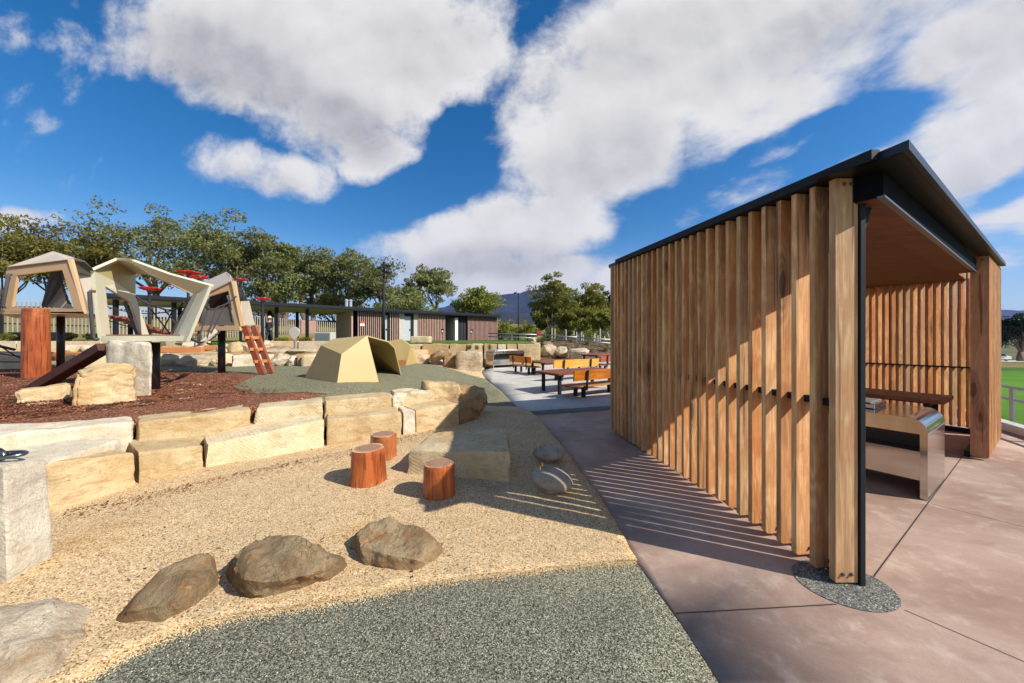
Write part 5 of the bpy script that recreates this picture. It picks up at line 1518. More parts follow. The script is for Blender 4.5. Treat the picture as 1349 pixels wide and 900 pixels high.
# seats and planters on the lawn
def block(name, label, cat, a, b, Y, zb, ztop, d, mat, bev=.03):
    mb = MB(); x0, x1 = XY(a, Y)[0], XY(b, Y)[0]; mb.box(x0, x1, Y, Y + d, zb, ztop)
    return tag(obj(name, mb, mat, origin=((x0 + x1) / 2, Y, zb), bevel=bev), label, cat)
hexa('sandstone_bench', 'long pale yellow stone seat on the lawn before the amenities building', 'stone seat', facing(XY(540.5, 21.5), XY(565.5, 21.5), .7, 1.25, 1.70, 1.69), SCR, seed=501, n=10, amp=.03, edge=.06)
cs_ = thing('concrete_seat', 'grey concrete box seat under the canopy behind the gold tent', 'seat', P(425, 448, 23))
mb = MB(); x0, x1 = XY(414, 23)[0], XY(435.5, 23)[0]; mb.box(x0, x1, 23, 23.7, 1.29, 1.98); obj('seat_box', mb, MT['block_pale'], cs_, bevel=.02)
mb = MB(); mb.box(x0 + .08, x1 - .08, 22.985, 22.999, 1.37, 1.90); obj('inset_panel', mb, MT['galvanised'], cs_)
block('planter', 'low dark planter box at the far left behind the tall log', 'planter', 9, 74, 21.5, 1.25, 1.95, .8, MT['soffit_sheet'])
block('planter', 'orange brown planter edge under the canopy right of the person', 'planter', 366, 408, 24, 1.25, 1.55, .6, MT['orange_timber'])
# lollipop shaped sign
lp = thing('round_sign', 'pale grey teardrop shaped blank sign on a short post', 'sign', P(388, 462, 16.5))
mb = MB(); n_ = 28; c = P(388.5, 437.5, 16.5); prof = []
for k in range(n_):
    a = 2 * math.pi * k / n_; x, z = math.sin(a) * .245, math.cos(a) * .245
    if z < 0: x *= 1 - .55 * (-z / .245) ** 1.5; z *= 1.55
    prof.append(c + Vector((x, 0, z)))
mb.panel(prof, .06); obj('sign_plate', mb, MT['block_pale'], lp, bevel=.01)
mb = MB(); mb.cyl(P(388.5, 462, 16.53), P(388.5, 444, 16.53), .055, seg=12); obj('post', mb, MT['galvanised'], lp)

# ------------------------------------------------------------------ amenities building with canopy
DZ = 2.4
def yroof(px): return 392 + (px - 148) * .0505
def BP(px, z=0.0):
    Y = DZ * F / (HY - yroof(px)); return Vector(((px - CX) / F * Y, Y, z))
bd = (BP(654) - BP(148)).normalized(); bn = Vector((-bd.y, bd.x, 0))
if bn.y < 0: bn = -bn
ZR0, ZB = H + DZ, 1.27
am = thing('amenities_building', 'long low amenities building with timber batten screens, dark flat roof and open canopy', 'building', BP(560, ZB))
mb = MB()
a, b = BP(100, ZR0), BP(656, ZR0)
mb.para(a - bn * .5 + Z * -.10, b - a, bn * 6.5, Z * .26); rf_ = obj('roof', mb, MT['roof_dark'], am)
mb = MB(); mb.para(a - bn * .56 + Z * -.02, b - a, bn * .058, Z * .22); obj('gutter', mb, MT['steel_dark'], rf_)
q0, q1 = BP(110, ZR0 - .12), BP(466, ZR0 - .12)
mb = MB(); mb.para(q0, q1 - q0, bn * 5.6, Z * .018); obj('canopy_lining', mb, MT['canopy_lining'], rf_)
for px in (467.5, 473.2):
    c = BP(px, ZR0 + .16) + bn * 2.5; mb = MB(); mb.cyl(c, c + Z * .78, .13, seg=14); mb.lathe([(.13, .78), (.17, .80), (.17, .90), (.02, .97)], c, 14); obj('flue', mb, MT['flue_metal'], rf_)
def seg(name, p0, p1, z0, z1, t, mat, off=0.0, parent=am):
    a, b = BP(p0), BP(p1); mb = MB(); mb.para(a + bn * off + Z * z0, b - a, bn * t, Z * (z1 - z0)); return obj(name, mb, mat, parent)
zt0 = ZR0 - .11
seg('back_wall', 470, 655, ZB, zt0, .12, MT['interior_grey'], 5.0)
a, b = BP(655), BP(655) + bn * 5.0; mb = MB(); mb.bar(a - bd * .1 + Z * 2.6 + bn * .2, b - bd * .1 + Z * 2.6, .12, zt0 - ZB); obj('end_wall', mb, MT['building_batten'], am)
a, b = BP(464), BP(464) + bn * 5.0; mb = MB(); mb.bar(a + Z * (ZB + zt0) / 2, b + Z * (ZB + zt0) / 2, .12, zt0 - ZB); obj('end_wall', mb, MT['building_batten'], am)
for p0, p1 in ((472, 504), (514.5, 526), (552, 586), (617, 655)):
    s = seg('wall', p0, p1, ZB, zt0, .10, MT['building_wall'], .16)
    mb = MB(); a, b = BP(p0), BP(p1); n_ = max(4, int((b - a).length / .17))
    for k in range(n_ + 1):
        c = a.lerp(b, k / n_); mb.para(c - bd * .035 + Z * (ZB + .02), bd * .07, bn * .09, Z * (zt0 - ZB - .03))
    obj('batten_screen', mb, MT['building_batten'] if p0 > 540 else MT['fence_picket'] if False else MT['building_batten'], s)
    mb = MB(); mb.para(a + bn * .095 + Z * 2.62, b - a, bn * .05, Z * .06); obj('screen_rail', mb, MT['steel_dark'], s)
seg('wall', 526, 533.5, ZB, zt0, .1, MT['block_pale'], .12); seg('wall', 545.8, 551.5, ZB, zt0, .1, MT['block_pale'], .12)
def door(p0, p1, label, dark=0):
    d_ = seg('door', p0, p1, ZB + .02, zt0 - .25, .06, MT['door_grey'], .2)
    f_ = seg('door_frame', p1 - .2, p1 + 2.2, ZB, zt0 - .2, .1, MT['steel_dark'], .12, d_)
    mb = MB(); c = BP(p1 - 1.6, 2.35) + bn * .17; mb.box(c.x - .04, c.x + .04, c.y - .03, c.y + .03, 2.28, 2.42); obj('handle', mb, MT['steel_dark'], d_)
    seg('lintel', p0, p1 + 2.2, zt0 - .24, zt0, .1, MT['steel_dark'], .13, d_)
door(504.5, 511.5, ''); door(533.8, 542.5, '')
seg('floor_slab', 466, 655, ZB - .1, ZB + .015, 5.0, MT['concrete_pale'], .0)
seg('side_wall', 586.2, 587.2, ZB, zt0, 4.9, MT['interior_dark'], .1); seg('partition', 602.2, 603, ZB, zt0, 4.8, MT['white_paint'], .3)
seg('column', 599.8, 603.4, ZB, zt0 - .2, .22, MT['white_paint'], .02)
seg('lintel', 586, 617, zt0 - .24, zt0, .12, MT['steel_dark'], .05)
dd = seg('door', 603.6, 616.6, ZB + .02, zt0 - .25, .05, MT['interior_dark'], .25)
for px in (607.8, 612.2): seg('glazing_bar', px, px + .4, ZB + .05, zt0 - .27, .04, MT['steel_dark'], .205, dd)
seg('basin_bench', 588, 597, ZB + .0, ZB + .85, .5, MT['interior_dark'], 2.2); seg('mirror', 589, 598, ZB + 1.2, ZB + 1.9, .03, MT['stainless'], 4.9)
for px in (583.3, 621.2):
    c = BP(px, 2.32); mb = MB(); mb.box(c.x - .16, c.x + .16, c.y - .12, c.y - .01, 2.18, 2.48); l_ = obj('wall_light', mb, MT['steel_dark'], am)
    mb = MB(); mb.box(c.x - .10, c.x + .10, c.y - .135, c.y - .121, 2.16, 2.34); obj('light_cover', mb, MT['white_paint'], l_)
sg = seg('sign_board', 474.2, 480, 2.62, 3.02, .03, MT['white_paint'], -.035)
seg('sign_band', 474.2, 480, 2.84, 3.02, .012, MT['sign_red'], -.049, sg)
for k, px in enumerate((152, 229, 292, 364.5, 405)):
    for o_ in (.1, 4.6):
        c = BP(px) + bn * o_; mb = MB(); mb.box(c.x - .09, c.x + .09, c.y - .09, c.y + .09, ZB - .1, zt0 - .01); obj('column', mb, MT['steel_dark'], am)
# paling fence behind the canopy
pf = thing('paling_fence', 'long pale paling fence behind the canopy and the play pods', 'fence', (-33, 32, 2))
path = [(-140, 20.5, 2.15), (0, 25, 2.15), (130, 30, 2.1), (250, 35, 1.8), (350, 40, 1.6), (396, 42.5, 1.5), (417, 43.5, 1.5), (465, 46, 1.45)]
for i in range(len(path) - 1):
    (pa, Ya, za), (pb_, Yb, zb_) = path[i], path[i + 1]
    a = Vector((*XY(pa, Ya), za)); b = Vector((*XY(pb_, Yb), zb_)); L_ = (b - a).length; dirn = (b - a).normalized(); nn = Vector((-dirn.y, dirn.x, 0)).normalized()
    za_t, zb_t = H + (HY - (397 + max(0, pa - 100) * .082)) / F * Ya, H + (HY - (397 + max(0, pb_ - 100) * .082)) / F * Yb
    mb = MB()
    if i == 5:
        n_ = int(L_ / .12); mm = MT['orange_timber']; wdt = .11
    else:
        n_ = int(L_ / .22); mm = MT['fence_picket']; wdt = .085
    for k in range(n_):
        c = a.lerp(b, (k + .5) / n_); tz = za_t + (zb_t - za_t) * (k + .5) / n_
        mb.para(c - dirn * wdt / 2 - Z * .2, Vector((dirn.x, dirn.y, 0)) * wdt, nn * .03, Z * (tz - c.z + .2))
    obj('paling_panel', mb, mm if i != 5 else MT['building_batten'], pf)
    mb = MB(); mb.bar(a + nn * .06 + Z * .5, b + nn * .06 + Z * .5, .05, .1); mb.bar(Vector((a.x, a.y, za_t - .4)) + nn * .06, Vector((b.x, b.y, zb_t - .4)) + nn * .06, .05, .1)
    obj('fence_rail', mb, MT['steel_dark'], pf)
    mb = MB(); mb.box(a.x - .06, a.x + .06, a.y + .03, a.y + .15, a.z - .5, za_t - .1); obj('post', mb, MT['steel_dark'], pf)

# ------------------------------------------------------------------ poles, rails
def lamp(label, px, ytop, Y, zf, heads, r=.07):
    top = P(px, ytop, Y); t = thing('lamp_post', label, 'lamp post', (top.x, Y, zf))
    mb = MB(); mb.tube([(top.x, Y, zf - .1), (top.x, Y, zf + 2), top], [r * 1.15, r, r * .75], 12); obj('pole', mb, MT['steel_dark'], t, smooth=True)
    for dx, dz in heads:
        c = top + Vector((dx, -.02, dz)); s = 1 if dx > 0 else -1
        mb = MB(); mb.bar(top + Z * dz, c - Vector((s * .1, 0, 0)), .05, .05)
        mb.cyl(c + Vector((-s * .12, 0, .03)), c + Vector((s * .18, -.12, -.07)), .075, .125, 12)
        obj('floodlight', mb, MT['steel_dark'], t)
    return t
lamp('tall dark lamp post with four floodlights before the amenities building', 505.5, 345, 25, 1.27, [(-.26, -.42), (.27, -.30), (-.27, -.95), (.26, -.78)], .10)
lamp('slim dark street lamp with small head in front of the blue mountain', 683, 386, 42, 1.2, [(-.35, 0.0)], .09)
def railing(label, pts, zt_, rails, mat, post_every, pr=.03, name='handrail', cat='handrail', flat=False):
    t = thing(name, label, cat, pts[0])
    n_ = 0
    for i in range(len(pts) - 1):
        a, b = Vector(pts[i]), Vector(pts[i + 1]); k = max(1, int((b - a).length / post_every))
        for j in range(k + (1 if i == len(pts) - 2 else 0)):
            c = a.lerp(b, j / k); mb = MB(); mb.box(c.x - pr, c.x + pr, c.y - pr, c.y + pr, c.z - .2, c.z + zt_ - .03); obj('post', mb, mat, t)
        for h in rails:
            mb = MB(); mb.tube([a + Z * h, b + Z * h], pr * 1.1, 8); obj('rail', mb, mat, t, smooth=True)
    return t
railing('grey tubular handrail on the lawn right of the amenities building', [P(643, 449, 28), P(707, 451, 27), P(760, 455, 25.5), P(812, 459, 25)], .62, [.60, .34], MT['galvanised'], 2.0, .04)
ra = K_at(2.6) + off * .42; rb_ = K_at(13) + off * .42
railing('low grey metal railing along the kerb above the playing field', [ra + Z * .08, rb_ + Z * .08], .62, [.60, .38], MT['galvanised'], 1.5, .024)
st_ = thing('red_sign', 'small red sign with a white panel on posts by the saplings', 'sign', P(710, 452, 30))
mb = MB(); mb.box(*[v for v in (P(707.6, 0, 30).x, P(712.6, 0, 30).x)], 29.95, 30.0, H + .15, H + .62); obj('sign_panel', mb, MT['sign_red'], st_)
mb = MB(); mb.box(P(709.5, 0, 30).x, P(712.4, 0, 30).x, 29.93, 29.945, H - .05, H + .14); obj('sign_panel', mb, MT['white_paint'], st_)
for px in (708, 712):
    mb = MB(); c = P(px, 450, 30.03); mb.box(c.x - .03, c.x + .03, 30.01, 30.07, 1.0, H + .6); obj('post', mb, MT['galvanised'], st_)

# ------------------------------------------------------------------ trees
def leafcloud(mb, cs, per, size, seed, aspect=2.2, droop=.4):
    r = random.Random(seed)
    for c, rad in cs:
        for _ in range(per):
            while True:
                d = Vector((r.uniform(-1, 1), r.uniform(-1, 1), r.uniform(-1, 1)))
                if d.length < 1: break
            p = c + Vector((d.x * rad.x, d.y * rad.y, d.z * rad.z))
            a = Vector((r.gauss(0, 1), r.gauss(0, 1), r.gauss(0, 1) - droop)).normalized()
            b = a.cross(Vector((r.gauss(0, 1), r.gauss(0, 1), r.gauss(0, 1)))).normalized()
            l = size * r.uniform(.6, 1.3); w = l / aspect
            o = len(mb.v)
            mb.v += [p - a * l * .5, p + b * w * .5, p + a * l * .5, p - b * w * .5]
            mb.f.append([o, o + 1, o + 2, o + 3]); mb.m.append(0)

def tree(name, label, base, h, w, lm, bark, seed, trunk_h=.38, clumps=46, per=88, leaf=.42, tr=.2, flatness=.42, group=None, lean=0.0, nlimb=5, multi=1, sparse=1.0, dome=False):
    r = random.Random(seed); base = Vector(base)
    t = thing(name, label, 'tree', base, group)
    wood_ = MB(); cs = []
    limbs = []
    for m in range(multi):
        off_ = Vector((r.uniform(-.12, .12) * w, r.uniform(-.1, .1) * w, 0)) if multi > 1 else Vector()
        fork = base + off_ * 1.5 + Vector((lean * h * .3, 0, h * trunk_h * r.uniform(.85, 1.1)))
        mid = (base + off_ * .6).lerp(fork, .5) + Vector((r.uniform(-.04, .04) * h, 0, 0))
        wood_.tube([base + off_ * .4 - Z * .3, mid, fork], [tr * 1.25, tr * .95, tr * .8], 9)
        limbs.append((fork, tr * .8))
    # lobes of the crown
    lobes = []
    for k in range(nlimb):
        a = 2 * math.pi * k / nlimb + r.uniform(-.5, .5); rr_ = w * .5 * r.uniform(.35, .72) * (0 if k == 0 and nlimb > 4 else 1)
        zz = h * (r.uniform(.50, .84) if k else .88)
        lobes.append((base + Vector((math.cos(a) * rr_ + lean * h * .5, math.sin(a) * rr_ * .8, zz)), w * r.uniform(.24, .34)))
    for c, rad in lobes:
        f, fr = limbs[r.randrange(len(limbs))]
        m1 = f.lerp(c, .5) + Vector((r.uniform(-.05, .05) * w, r.uniform(-.05, .05) * w, -.02 * h))
        wood_.tube([f - Z * .1, m1, c], [fr * .62, fr * .40, fr * .16], 7)
    per_lobe = max(3, clumps // len(lobes))
    for c, rad in lobes:
        for _ in range(per_lobe):
            d = Vector((r.gauss(0, 1), r.gauss(0, 1), r.gauss(0, .9))).normalized() * r.uniform(.25, 1.0)
            p = c + Vector((d.x * rad, d.y * rad, d.z * rad * (flatness * 1.9)))
            cr = rad * r.uniform(.30, .50)
            cs.append((p, Vector((cr * 1.25, cr * 1.25, cr * .72))))
            if r.random() < .45: wood_.tube([c.lerp(p, .1), c.lerp(p, .55) - Z * cr * .3, p], [fr * .16, fr * .10, fr * .05], 5, cap=False)
    obj('trunk', wood_, MT[bark], t, smooth=True)
    lf = MB(); leafcloud(lf, cs, int(per * sparse), leaf, seed)
    obj('crown', lf, MT[lm], t, fix=False)
    return t

def tree_at(label, px, ytop, Y, wpx, zf, lm='leaf_gum', bark='bark_gum', seed=1, **k):
    h = H + (HY - ytop) / F * Y - zf; w = wpx / F * Y
    return tree(k.pop('name', 'gum_tree'), label, ((px - CX) / F * Y, Y, zf), h, w, lm, bark, seed, **k)
GT_ = 'trees in the belt behind the paling fence'
tree_at('dark green wattle tree cut by the left edge of the picture', 4, 294, 38, 105, 2.2, 'leaf_wattle', seed=1, trunk_h=.30, flatness=.40, clumps=70, nlimb=7, name='wattle_tree', group=GT_)
tree_at('broad olive wattle tree directly above the left play pod', 62, 293, 42, 115, 2.4, 'leaf_wattle', seed=2, trunk_h=.34, flatness=.30, clumps=70, nlimb=7, name='wattle_tree', group=GT_)
tree_at('yellowish wattle tree between the left pod and the tallest gum tree', 128, 306, 40, 70, 2.3, 'leaf_wattle', seed=3, trunk_h=.36, flatness=.42, clumps=44, nlimb=5, name='wattle_tree', group=GT_)
tree_at('tallest leafy gum tree rising behind the cream play pod', 206, 279, 44, 125, 2.5, seed=4, clumps=90, nlimb=8, tr=.42, trunk_h=.34, flatness=.48, group=GT_)
tree_at('second tall gum tree with its crown above the ladder pod', 290, 290, 44, 105, 2.5, seed=5, clumps=80, nlimb=7, tr=.36, trunk_h=.36, flatness=.48, group=GT_)
tree_at('gum tree with drooping right side above the red ladder', 345, 308, 45, 92, 2.5, seed=6, clumps=80, nlimb=6, tr=.32, trunk_h=.36, flatness=.5, group=GT_)
tree_at('dark stemmed gum tree above the canopy left of the flues', 376, 324, 46, 84, 2.5, seed=7, clumps=70, nlimb=5, tr=.34, trunk_h=.42, multi=2, group=GT_)
tree_at('gum tree with several dark stems above the canopy middle', 412, 328, 47, 84, 2.5, seed=8, clumps=70, nlimb=5, tr=.32, trunk_h=.40, multi=2, group=GT_)
tree_at('rounded gum tree directly behind the two flues', 463, 335, 48, 92, 2.4, seed=9, clumps=84, nlimb=6, tr=.30, trunk_h=.34, flatness=.55, group=GT_)
tree_at('small gum tree behind the tall lamp post', 502, 346, 49, 72, 2.2, seed=10, clumps=64, nlimb=5, tr=.26, trunk_h=.34, group=GT_)
tree_at('thin gum tree left of the last tall gum, above the batten screens', 543, 352, 50, 56, 2.0, seed=11, clumps=50, nlimb=4, tr=.24, trunk_h=.42, group=GT_)
tree_at('last airy gum tree at the right end of the belt', 574, 354, 50, 64, 2.0, seed=12, clumps=56, nlimb=5, tr=.24, trunk_h=.40, flatness=.6, group=GT_)
tree_at('low bushy tree filling the gap under the last gum trees', 540, 392, 47, 95, 1.6, 'leaf_gum', seed=13, clumps=60, nlimb=5, trunk_h=.2, group=GT_)
tree_at('low grey bush tree under the belt behind the canopy roof', 440, 385, 52, 80, 2.6, 'leaf_wattle', seed=14, clumps=50, nlimb=6, trunk_h=.2, group=GT_)
tree_at('low olive bush tree behind the red flower by the ladder', 362, 392, 55, 70, 3.0, 'leaf_wattle', seed=15, clumps=40, nlimb=6, trunk_h=.2, group=GT_)
tree_at('round yellow green tree behind the right end of the building', 633, 386, 46, 62, 1.0, 'leaf_bright', seed=16, clumps=120, per=80, nlimb=9, trunk_h=.20, flatness=.60, leaf=.34, name='round_tree')
for (px, yt, Y, w, lm, lab, s) in ((694, 426, 40, 44, 'leaf_bright', 'bright green bush left of the slim street lamp', 51), (665, 428, 42, 40, 'leaf_bright', 'green bush right of the round tree behind the handrail', 52), (735, 432, 40, 50, 'leaf_bright', 'low green bush behind the saplings', 53), (785, 430, 42, 60, 'leaf_bright', 'low green bush behind the right saplings', 54)):
    h = H + (HY - yt) / F * Y - .6
    tree('bush', lab, ((px - CX) / F * Y, Y, .6), h, w / F * Y, lm, 'bark_gum', s, trunk_h=.15, clumps=36, per=60, nlimb=6, tr=.06, leaf=.24, flatness=.4)
SAP = 'staked young trees on the garden slope'
for (px, yt, Y, w, lab, s, lm) in ((727, 371, 33, 54, 'tallest staked young gum, its top above the mountain ridge', 21, 'leaf_bright'), (741, 389, 35, 54, 'brownish young gum right of the tallest staked one', 22, 'leaf_gum'), (760, 396, 31, 48, 'bright green young gum in the middle of the staked trees', 23, 'leaf_bright'),
                           (782, 381, 33, 54, 'pointed young gum left of the shelter wall', 24, 'leaf_bright'), (800, 386, 35, 34, 'dark young gum half hidden by the shelter wall', 25, 'leaf_dark'), (711, 404, 35, 22, 'low leafy young gum left of the tallest one', 26, 'leaf_bright'), (796, 408, 29, 30, 'short leafy young gum close to the shelter wall', 27, 'leaf_bright')):
    tree_at(lab, px, yt, Y, w, 1.1, lm, 'bark_pale', seed=s, name='young_tree', trunk_h=.22, clumps=80, per=100, nlimb=9, tr=.075, leaf=.26, flatness=.95, group=SAP)
for i, (px, yt, yb, lab) in enumerate(((727, 432, 452, 'pair'), (731, 433, 453, ''), (756, 436, 452, ''), (759.5, 437, 452, ''), (766, 437, 452, ''), (768.5, 441, 453, ''), (745.5, 434, 448, ''), (783, 441, 462, ''), (787.5, 442, 463, ''), (790.5, 433, 463, ''))):
    Y = 27.5; a, b = P(px, yt, Y), P(px, yb + 2, Y); mb = MB(); mb.cyl(b - Z * .2, a, .045, seg=8)
    tag(obj('tree_stake', mb, MT['stake_white'], origin=b), 'pale timber tree stake on the garden slope beside a young tree', 'tree stake', 'pale timber tree stakes')
# dark trees beyond the field
for i, (px, yt, Y, w, lab) in enumerate(((1345, 414, 62, 46, 'dark green tree at the right edge beyond the playing field'), (1310, 420, 66, 50, 'dark tree beyond the field, glimpsed past the shelter end'), (1400, 410, 64, 60, 'dark spreading tree just outside the right edge beyond the field'))):
    tree_at(lab, px, yt, Y, w, -2.6, 'leaf_dark', seed=31 + i, clumps=60, per=90, nlimb=7, trunk_h=.22, leaf=.42, tr=.4, name='dark_tree', group='dark trees beyond the playing field')
# tufts
def tuft_proto():
    r = random.Random(4); mb = MB()
    for _ in range(90):
        a = r.uniform(0, 6.28); l = r.uniform(.35, .8); sp = r.uniform(.1, .5)
        p = Vector((r.gauss(0, .07), r.gauss(0, .07), 0)); d = Vector((math.cos(a) * sp, math.sin(a) * sp, 1)).normalized() * l
        sd = Vector((-math.sin(a), math.cos(a), 0)) * .018
        mid = p + d * .55; tip = p + d + Vector((math.cos(a), math.sin(a), -.8)) * sp * .25
        o = len(mb.v); mb.v += [p - sd, p + sd, mid + sd, mid - sd, tip]; mb.f += [[o, o + 1, o + 2, o + 3], [o + 3, o + 2, o + 4]]; mb.m += [0, 0]
    return obj('grass_tuft', mb, MT['leaf_tuft'], fix=False)
tf = tuft_proto(); tag(tf, 'clump of yellow green strappy grass planted among the boulders', 'grass tuft', 'grass tufts among the boulders')
spots = [(618, 460, 18.4, .6), (645, 459, 18.4, .5), (628, 459, 18.5, .5)]
r = random.Random(8)
for k in range(26):
    px = r.uniform(700, 812); Y = r.uniform(22.5, 28.5) + .01 * (px - 700)
    x = (px - CX) / F * Y; spots.append((px, None, Y, r.uniform(.4, .95)))
for i, (px, py, Y, s) in enumerate(spots):
    x = (px - CX) / F * Y; z = zslope(x, Y) + .04 if py is None else .95
    o = tf if i == 0 else tf.copy()
    if i: COL.objects.link(o)
    o.location = (x, Y, z); o.scale = (s, s, s * r.uniform(.8, 1.2)); o.rotation_euler = (0, 0, r.uniform(0, 6))
# leafy plants of the left planters
for i, (px, py, Y, w, lab) in enumerate(((8, 441, 21.2, 16, 'green low plant at the far left edge by the pale wall'), (92, 441, 21.5, 14, 'green low plant behind the black column of the left pod'), (121, 441, 21.5, 18, 'green low plant left of the cream pod leg'), (372, 446, 23.5, 14, 'green low plant behind the person under the canopy'), (402, 446, 23.8, 14, 'green low plant beside the concrete seat'), (447, 447, 24, 14, 'green low plant right of the concrete seat'))):
    c = P(px, py, Y); mb = MB(); leafcloud(mb, [(c + Vector((dx * w / F * Y * .3, 0, -.12)), Vector((w / F * Y * .3, .25, .22))) for dx in (-1, 0, 1)], 90, .16, 60 + i)
    tag(obj('leafy_plant', mb, MT['leaf_bright'], origin=(c.x, c.y, 1.3), fix=False), lab, 'plant')

# ------------------------------------------------------------------ person under the canopy
pe_c = P(355, 447, 24.2); pe_c.z = 1.30
pe = thing('person', 'person in a dark coat and pale hat walking under the canopy', 'person', pe_c)
def skinbody(name, joints, bones, mat, parent, lv=2):
    me = bpy.data.meshes.new(name); me.from_pydata([Vector(j[:3]) for j in joints], bones, [])
    o = bpy.data.objects.new(name, me); COL.objects.link(o); o.parent = parent
    md = o.modifiers.new('Skin', 'SKIN'); md.use_smooth_shade = True
    if not me.skin_vertices: me.attributes  # layer is made by the modifier below
    bm = bmesh.new(); bm.from_mesh(me); ly = bm.verts.layers.skin.verify()
    bm.verts.ensure_lookup_table()
    for v, j in zip(bm.verts, joints):
        v[ly].radius = (j[3], j[4] if len(j) > 4 else j[3]); v[ly].use_root = (v.index == 0)
    bm.to_mesh(me); bm.free()
    sb = o.modifiers.new('Sub', 'SUBSURF'); sb.levels = lv; sb.render_levels = lv
    me.materials.append(mat); WLOC[o.name] = wl(parent); return o
skinbody('body', [(0, 0, .92, .13, .10), (0, 0, 1.2, .13, .10), (0, .0, 1.42, .15, .09), (0, 0, 1.52, .05), (.02, -.02, 1.62, .085, .10), (.02, -.02, 1.72, .08, .09),
                  (.20, 0, 1.40, .05), (.25, -.03, 1.12, .04), (.22, -.16, .90, .032), (.21, -.19, .82, .03), (-.20, 0, 1.40, .05), (-.26, .03, 1.12, .04), (-.28, -.06, .90, .032), (-.28, -.08, .82, .03),
                  (.10, .06, .50, .06), (.11, .16, .09, .045), (.11, .03, .03, .04), (-.10, -.10, .50, .06), (-.10, -.20, .09, .045), (-.10, -.33, .03, .04)],
         [(0, 1), (1, 2), (2, 3), (3, 4), (4, 5), (2, 6), (6, 7), (7, 8), (8, 9), (2, 10), (10, 11), (11, 12), (12, 13), (0, 14), (14, 15), (15, 16), (0, 17), (17, 18), (18, 19)], MT['skin'], pe)
skinbody('coat', [(0, 0, .98, .19, .15), (0, 0, 1.22, .185, .14), (0, 0, 1.42, .19, .12), (0, 0, .68, .20, .17), (.20, 0, 1.40, .075), (.25, -.03, 1.12, .062), (.225, -.14, .93, .052), (-.20, 0, 1.40, .075), (-.26, .03, 1.12, .062), (-.28, -.05, .93, .052)],
         [(0, 1), (1, 2), (0, 3), (2, 4), (4, 5), (5, 6), (2, 7), (7, 8), (8, 9)], MT['coat_dark'], pe)
skinbody('trousers', [(0, 0, .86, .14, .11), (.10, .05, .50, .082), (.11, .15, .12, .065), (-.10, -.09, .50, .082), (-.10, -.19, .12, .065)], [(0, 1), (1, 2), (0, 3), (3, 4)], MT['trousers_dark'], pe)
mb = MB(); mb.lathe([(.19, 1.70), (.19, 1.715), (.11, 1.72), (.105, 1.80), (.06, 1.84), (.01, 1.845)], pe_c + Vector((.02, -.02, 0)), 18); obj('hat', mb, MT['hat_cream'], pe, smooth=True)

# ------------------------------------------------------------------ parked car beyond the field
cr = thing('parked_car', 'small white car parked beyond the playing field at the right edge', 'car', (88, 62.5, -2.6))
o_ = wl(cr)
side = [(-2.2, .30), (-2.15, .72), (-1.35, .86), (-.75, 1.38), (.75, 1.42), (1.55, .92), (2.15, .82), (2.2, .32)]
mb = MB(); k_ = len(side); vs = [o_ + Vector((x, y, z)) for y in (-.88, .88) for x, z in side]
mb.add(vs, [list(range(k_)), list(range(k_, 2 * k_))[::-1]] + [[i, i + k_, (i + 1) % k_ + k_, (i + 1) % k_] for i in range(k_)]); obj('body', mb, MT['car_white'], cr, bevel=.06)
mb = MB(); mb.panel([o_ + Vector(v) for v in ((-1.15, -.885, .90), (1.35, -.885, .94), (.70, -.885, 1.34), (-.70, -.885, 1.31))], .01); obj('side_window', mb, MT['car_glass'], cr)
for x in (-1.4, 1.35):
    for y in (-.86, .70):
        mb = MB(); c = o_ + Vector((x, y, .32)); mb.cyl(c, c + Vector((0, .18, 0)), .32, seg=20); w_ = obj('wheel', mb, MT['tyre'], cr)
        mb = MB(); c = c - Vector((0, .006, 0)); mb.cyl(c, c + Vector((0, .19, 0)), .2, seg=16); obj('rim', mb, MT['galvanised'], w_)

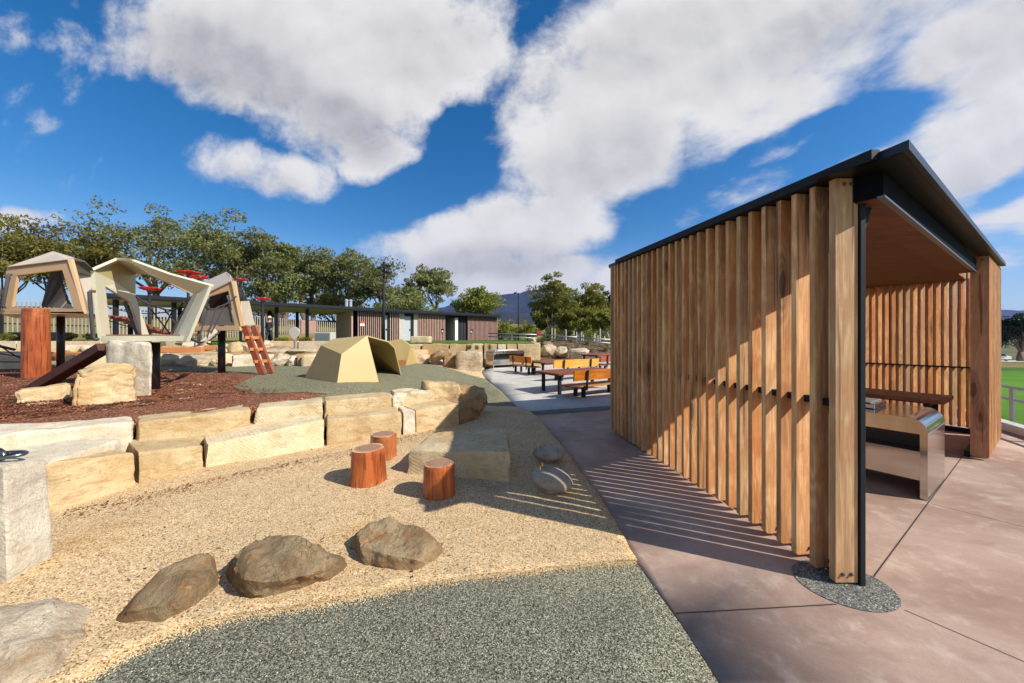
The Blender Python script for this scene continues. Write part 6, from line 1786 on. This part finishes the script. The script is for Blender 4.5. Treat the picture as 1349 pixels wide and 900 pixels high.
# ------------------------------------------------------------------ mountains
def ridge(name, prof, Yc, depth, base, mat, seed, nx=150, ny=40, amp=.18):
    mb = MB()
    xs = [p[0] for p in prof]
    def hgt(px):
        for (a, ya), (b, yb) in zip(prof, prof[1:]):
            if a <= px <= b: return ya + (yb - ya) * (px - a) / (b - a)
        return prof[-1][1]
    for j in range(ny + 1):
        f = j / ny; Y = Yc - depth * (1 - f)
        for i in range(nx + 1):
            px = xs[0] + (xs[-1] - xs[0]) * i / nx
            x = (px - CX) / F * Yc
            top = (HY - hgt(px)) / F * Yc
            e = f ** 1.25
            q = Vector((x * .0022 * 1500 / Yc * 2, Y * .0022 * 1500 / Yc * .9, seed))
            rdg = abs(noise.noise(q)) + .5 * abs(noise.noise(q * 2.1)) + .3 * noise.noise(q * 4.7)
            z = base + (top - base) * (e - amp * rdg * 1.5 * f * (1 - f) * 2) * (1 - .03 * noise.noise(q * 7) * f)
            mb.v.append(Vector((x, Y, z)))
    for j in range(ny):
        for i in range(nx):
            a = j * (nx + 1) + i; mb.f.append([a, a + 1, a + nx + 2, a + nx + 1]); mb.m.append(0)
    # back slope
    o0 = len(mb.v)
    for i in range(nx + 1):
        v = mb.v[ny * (nx + 1) + i]; mb.v.append(Vector((v.x, v.y + depth * .5, base)))
    for i in range(nx):
        a = ny * (nx + 1) + i; mb.f.append([a, a + 1, o0 + i + 1, o0 + i]); mb.m.append(0)
    return structure(obj(name, mb, mat, smooth=True, fix=False))
ridge('mountain', [(300, 432), (420, 424), (500, 418), (555, 409), (585, 404.5), (610, 396), (638, 390.5), (660, 388), (682, 386.5), (700, 382), (708, 381.5), (716, 384), (739, 388), (770, 395), (800, 404), (860, 413), (960, 420), (1100, 414), (1200, 407), (1290, 406.5), (1349, 409), (1420, 412), (1600, 425)], 4200, 2400, -3, MT['mountain_forest'], 4, nx=260, ny=50, amp=.30)
ridge('foothill', [(480, 436), (560, 424), (600, 417), (660, 411.5), (700, 413), (760, 420), (820, 424), (1000, 430), (1200, 426), (1300, 423), (1400, 425), (1600, 434)], 1500, 700, -3, MT['mountain_forest'], 9, nx=160, ny=30, amp=.2)

# ------------------------------------------------------------------ air
HAZE = True
if HAZE:
    mb = MB(); mb.box(-5200, 5200, -200, 5600, -3.9, 760)
    hz_ = obj('haze', mb, [])
    m = bpy.data.materials.new('air'); m.use_nodes = True; n_ = m.node_tree; n_.nodes.clear()
    out = n_.nodes.new('ShaderNodeOutputMaterial'); pv = n_.nodes.new('ShaderNodeVolumePrincipled')
    pv.inputs['Color'].default_value = (.22, .38, 1.0, 1); pv.inputs['Density'].default_value = .00006; pv.inputs['Anisotropy'].default_value = .1
    n_.links.new(pv.outputs[0], out.inputs['Volume'])
    hz_.data.materials.append(m); hz_['kind'] = 'stuff'
    tag(hz_, 'thin blue air haze lying in front of the distant mountain', 'haze')
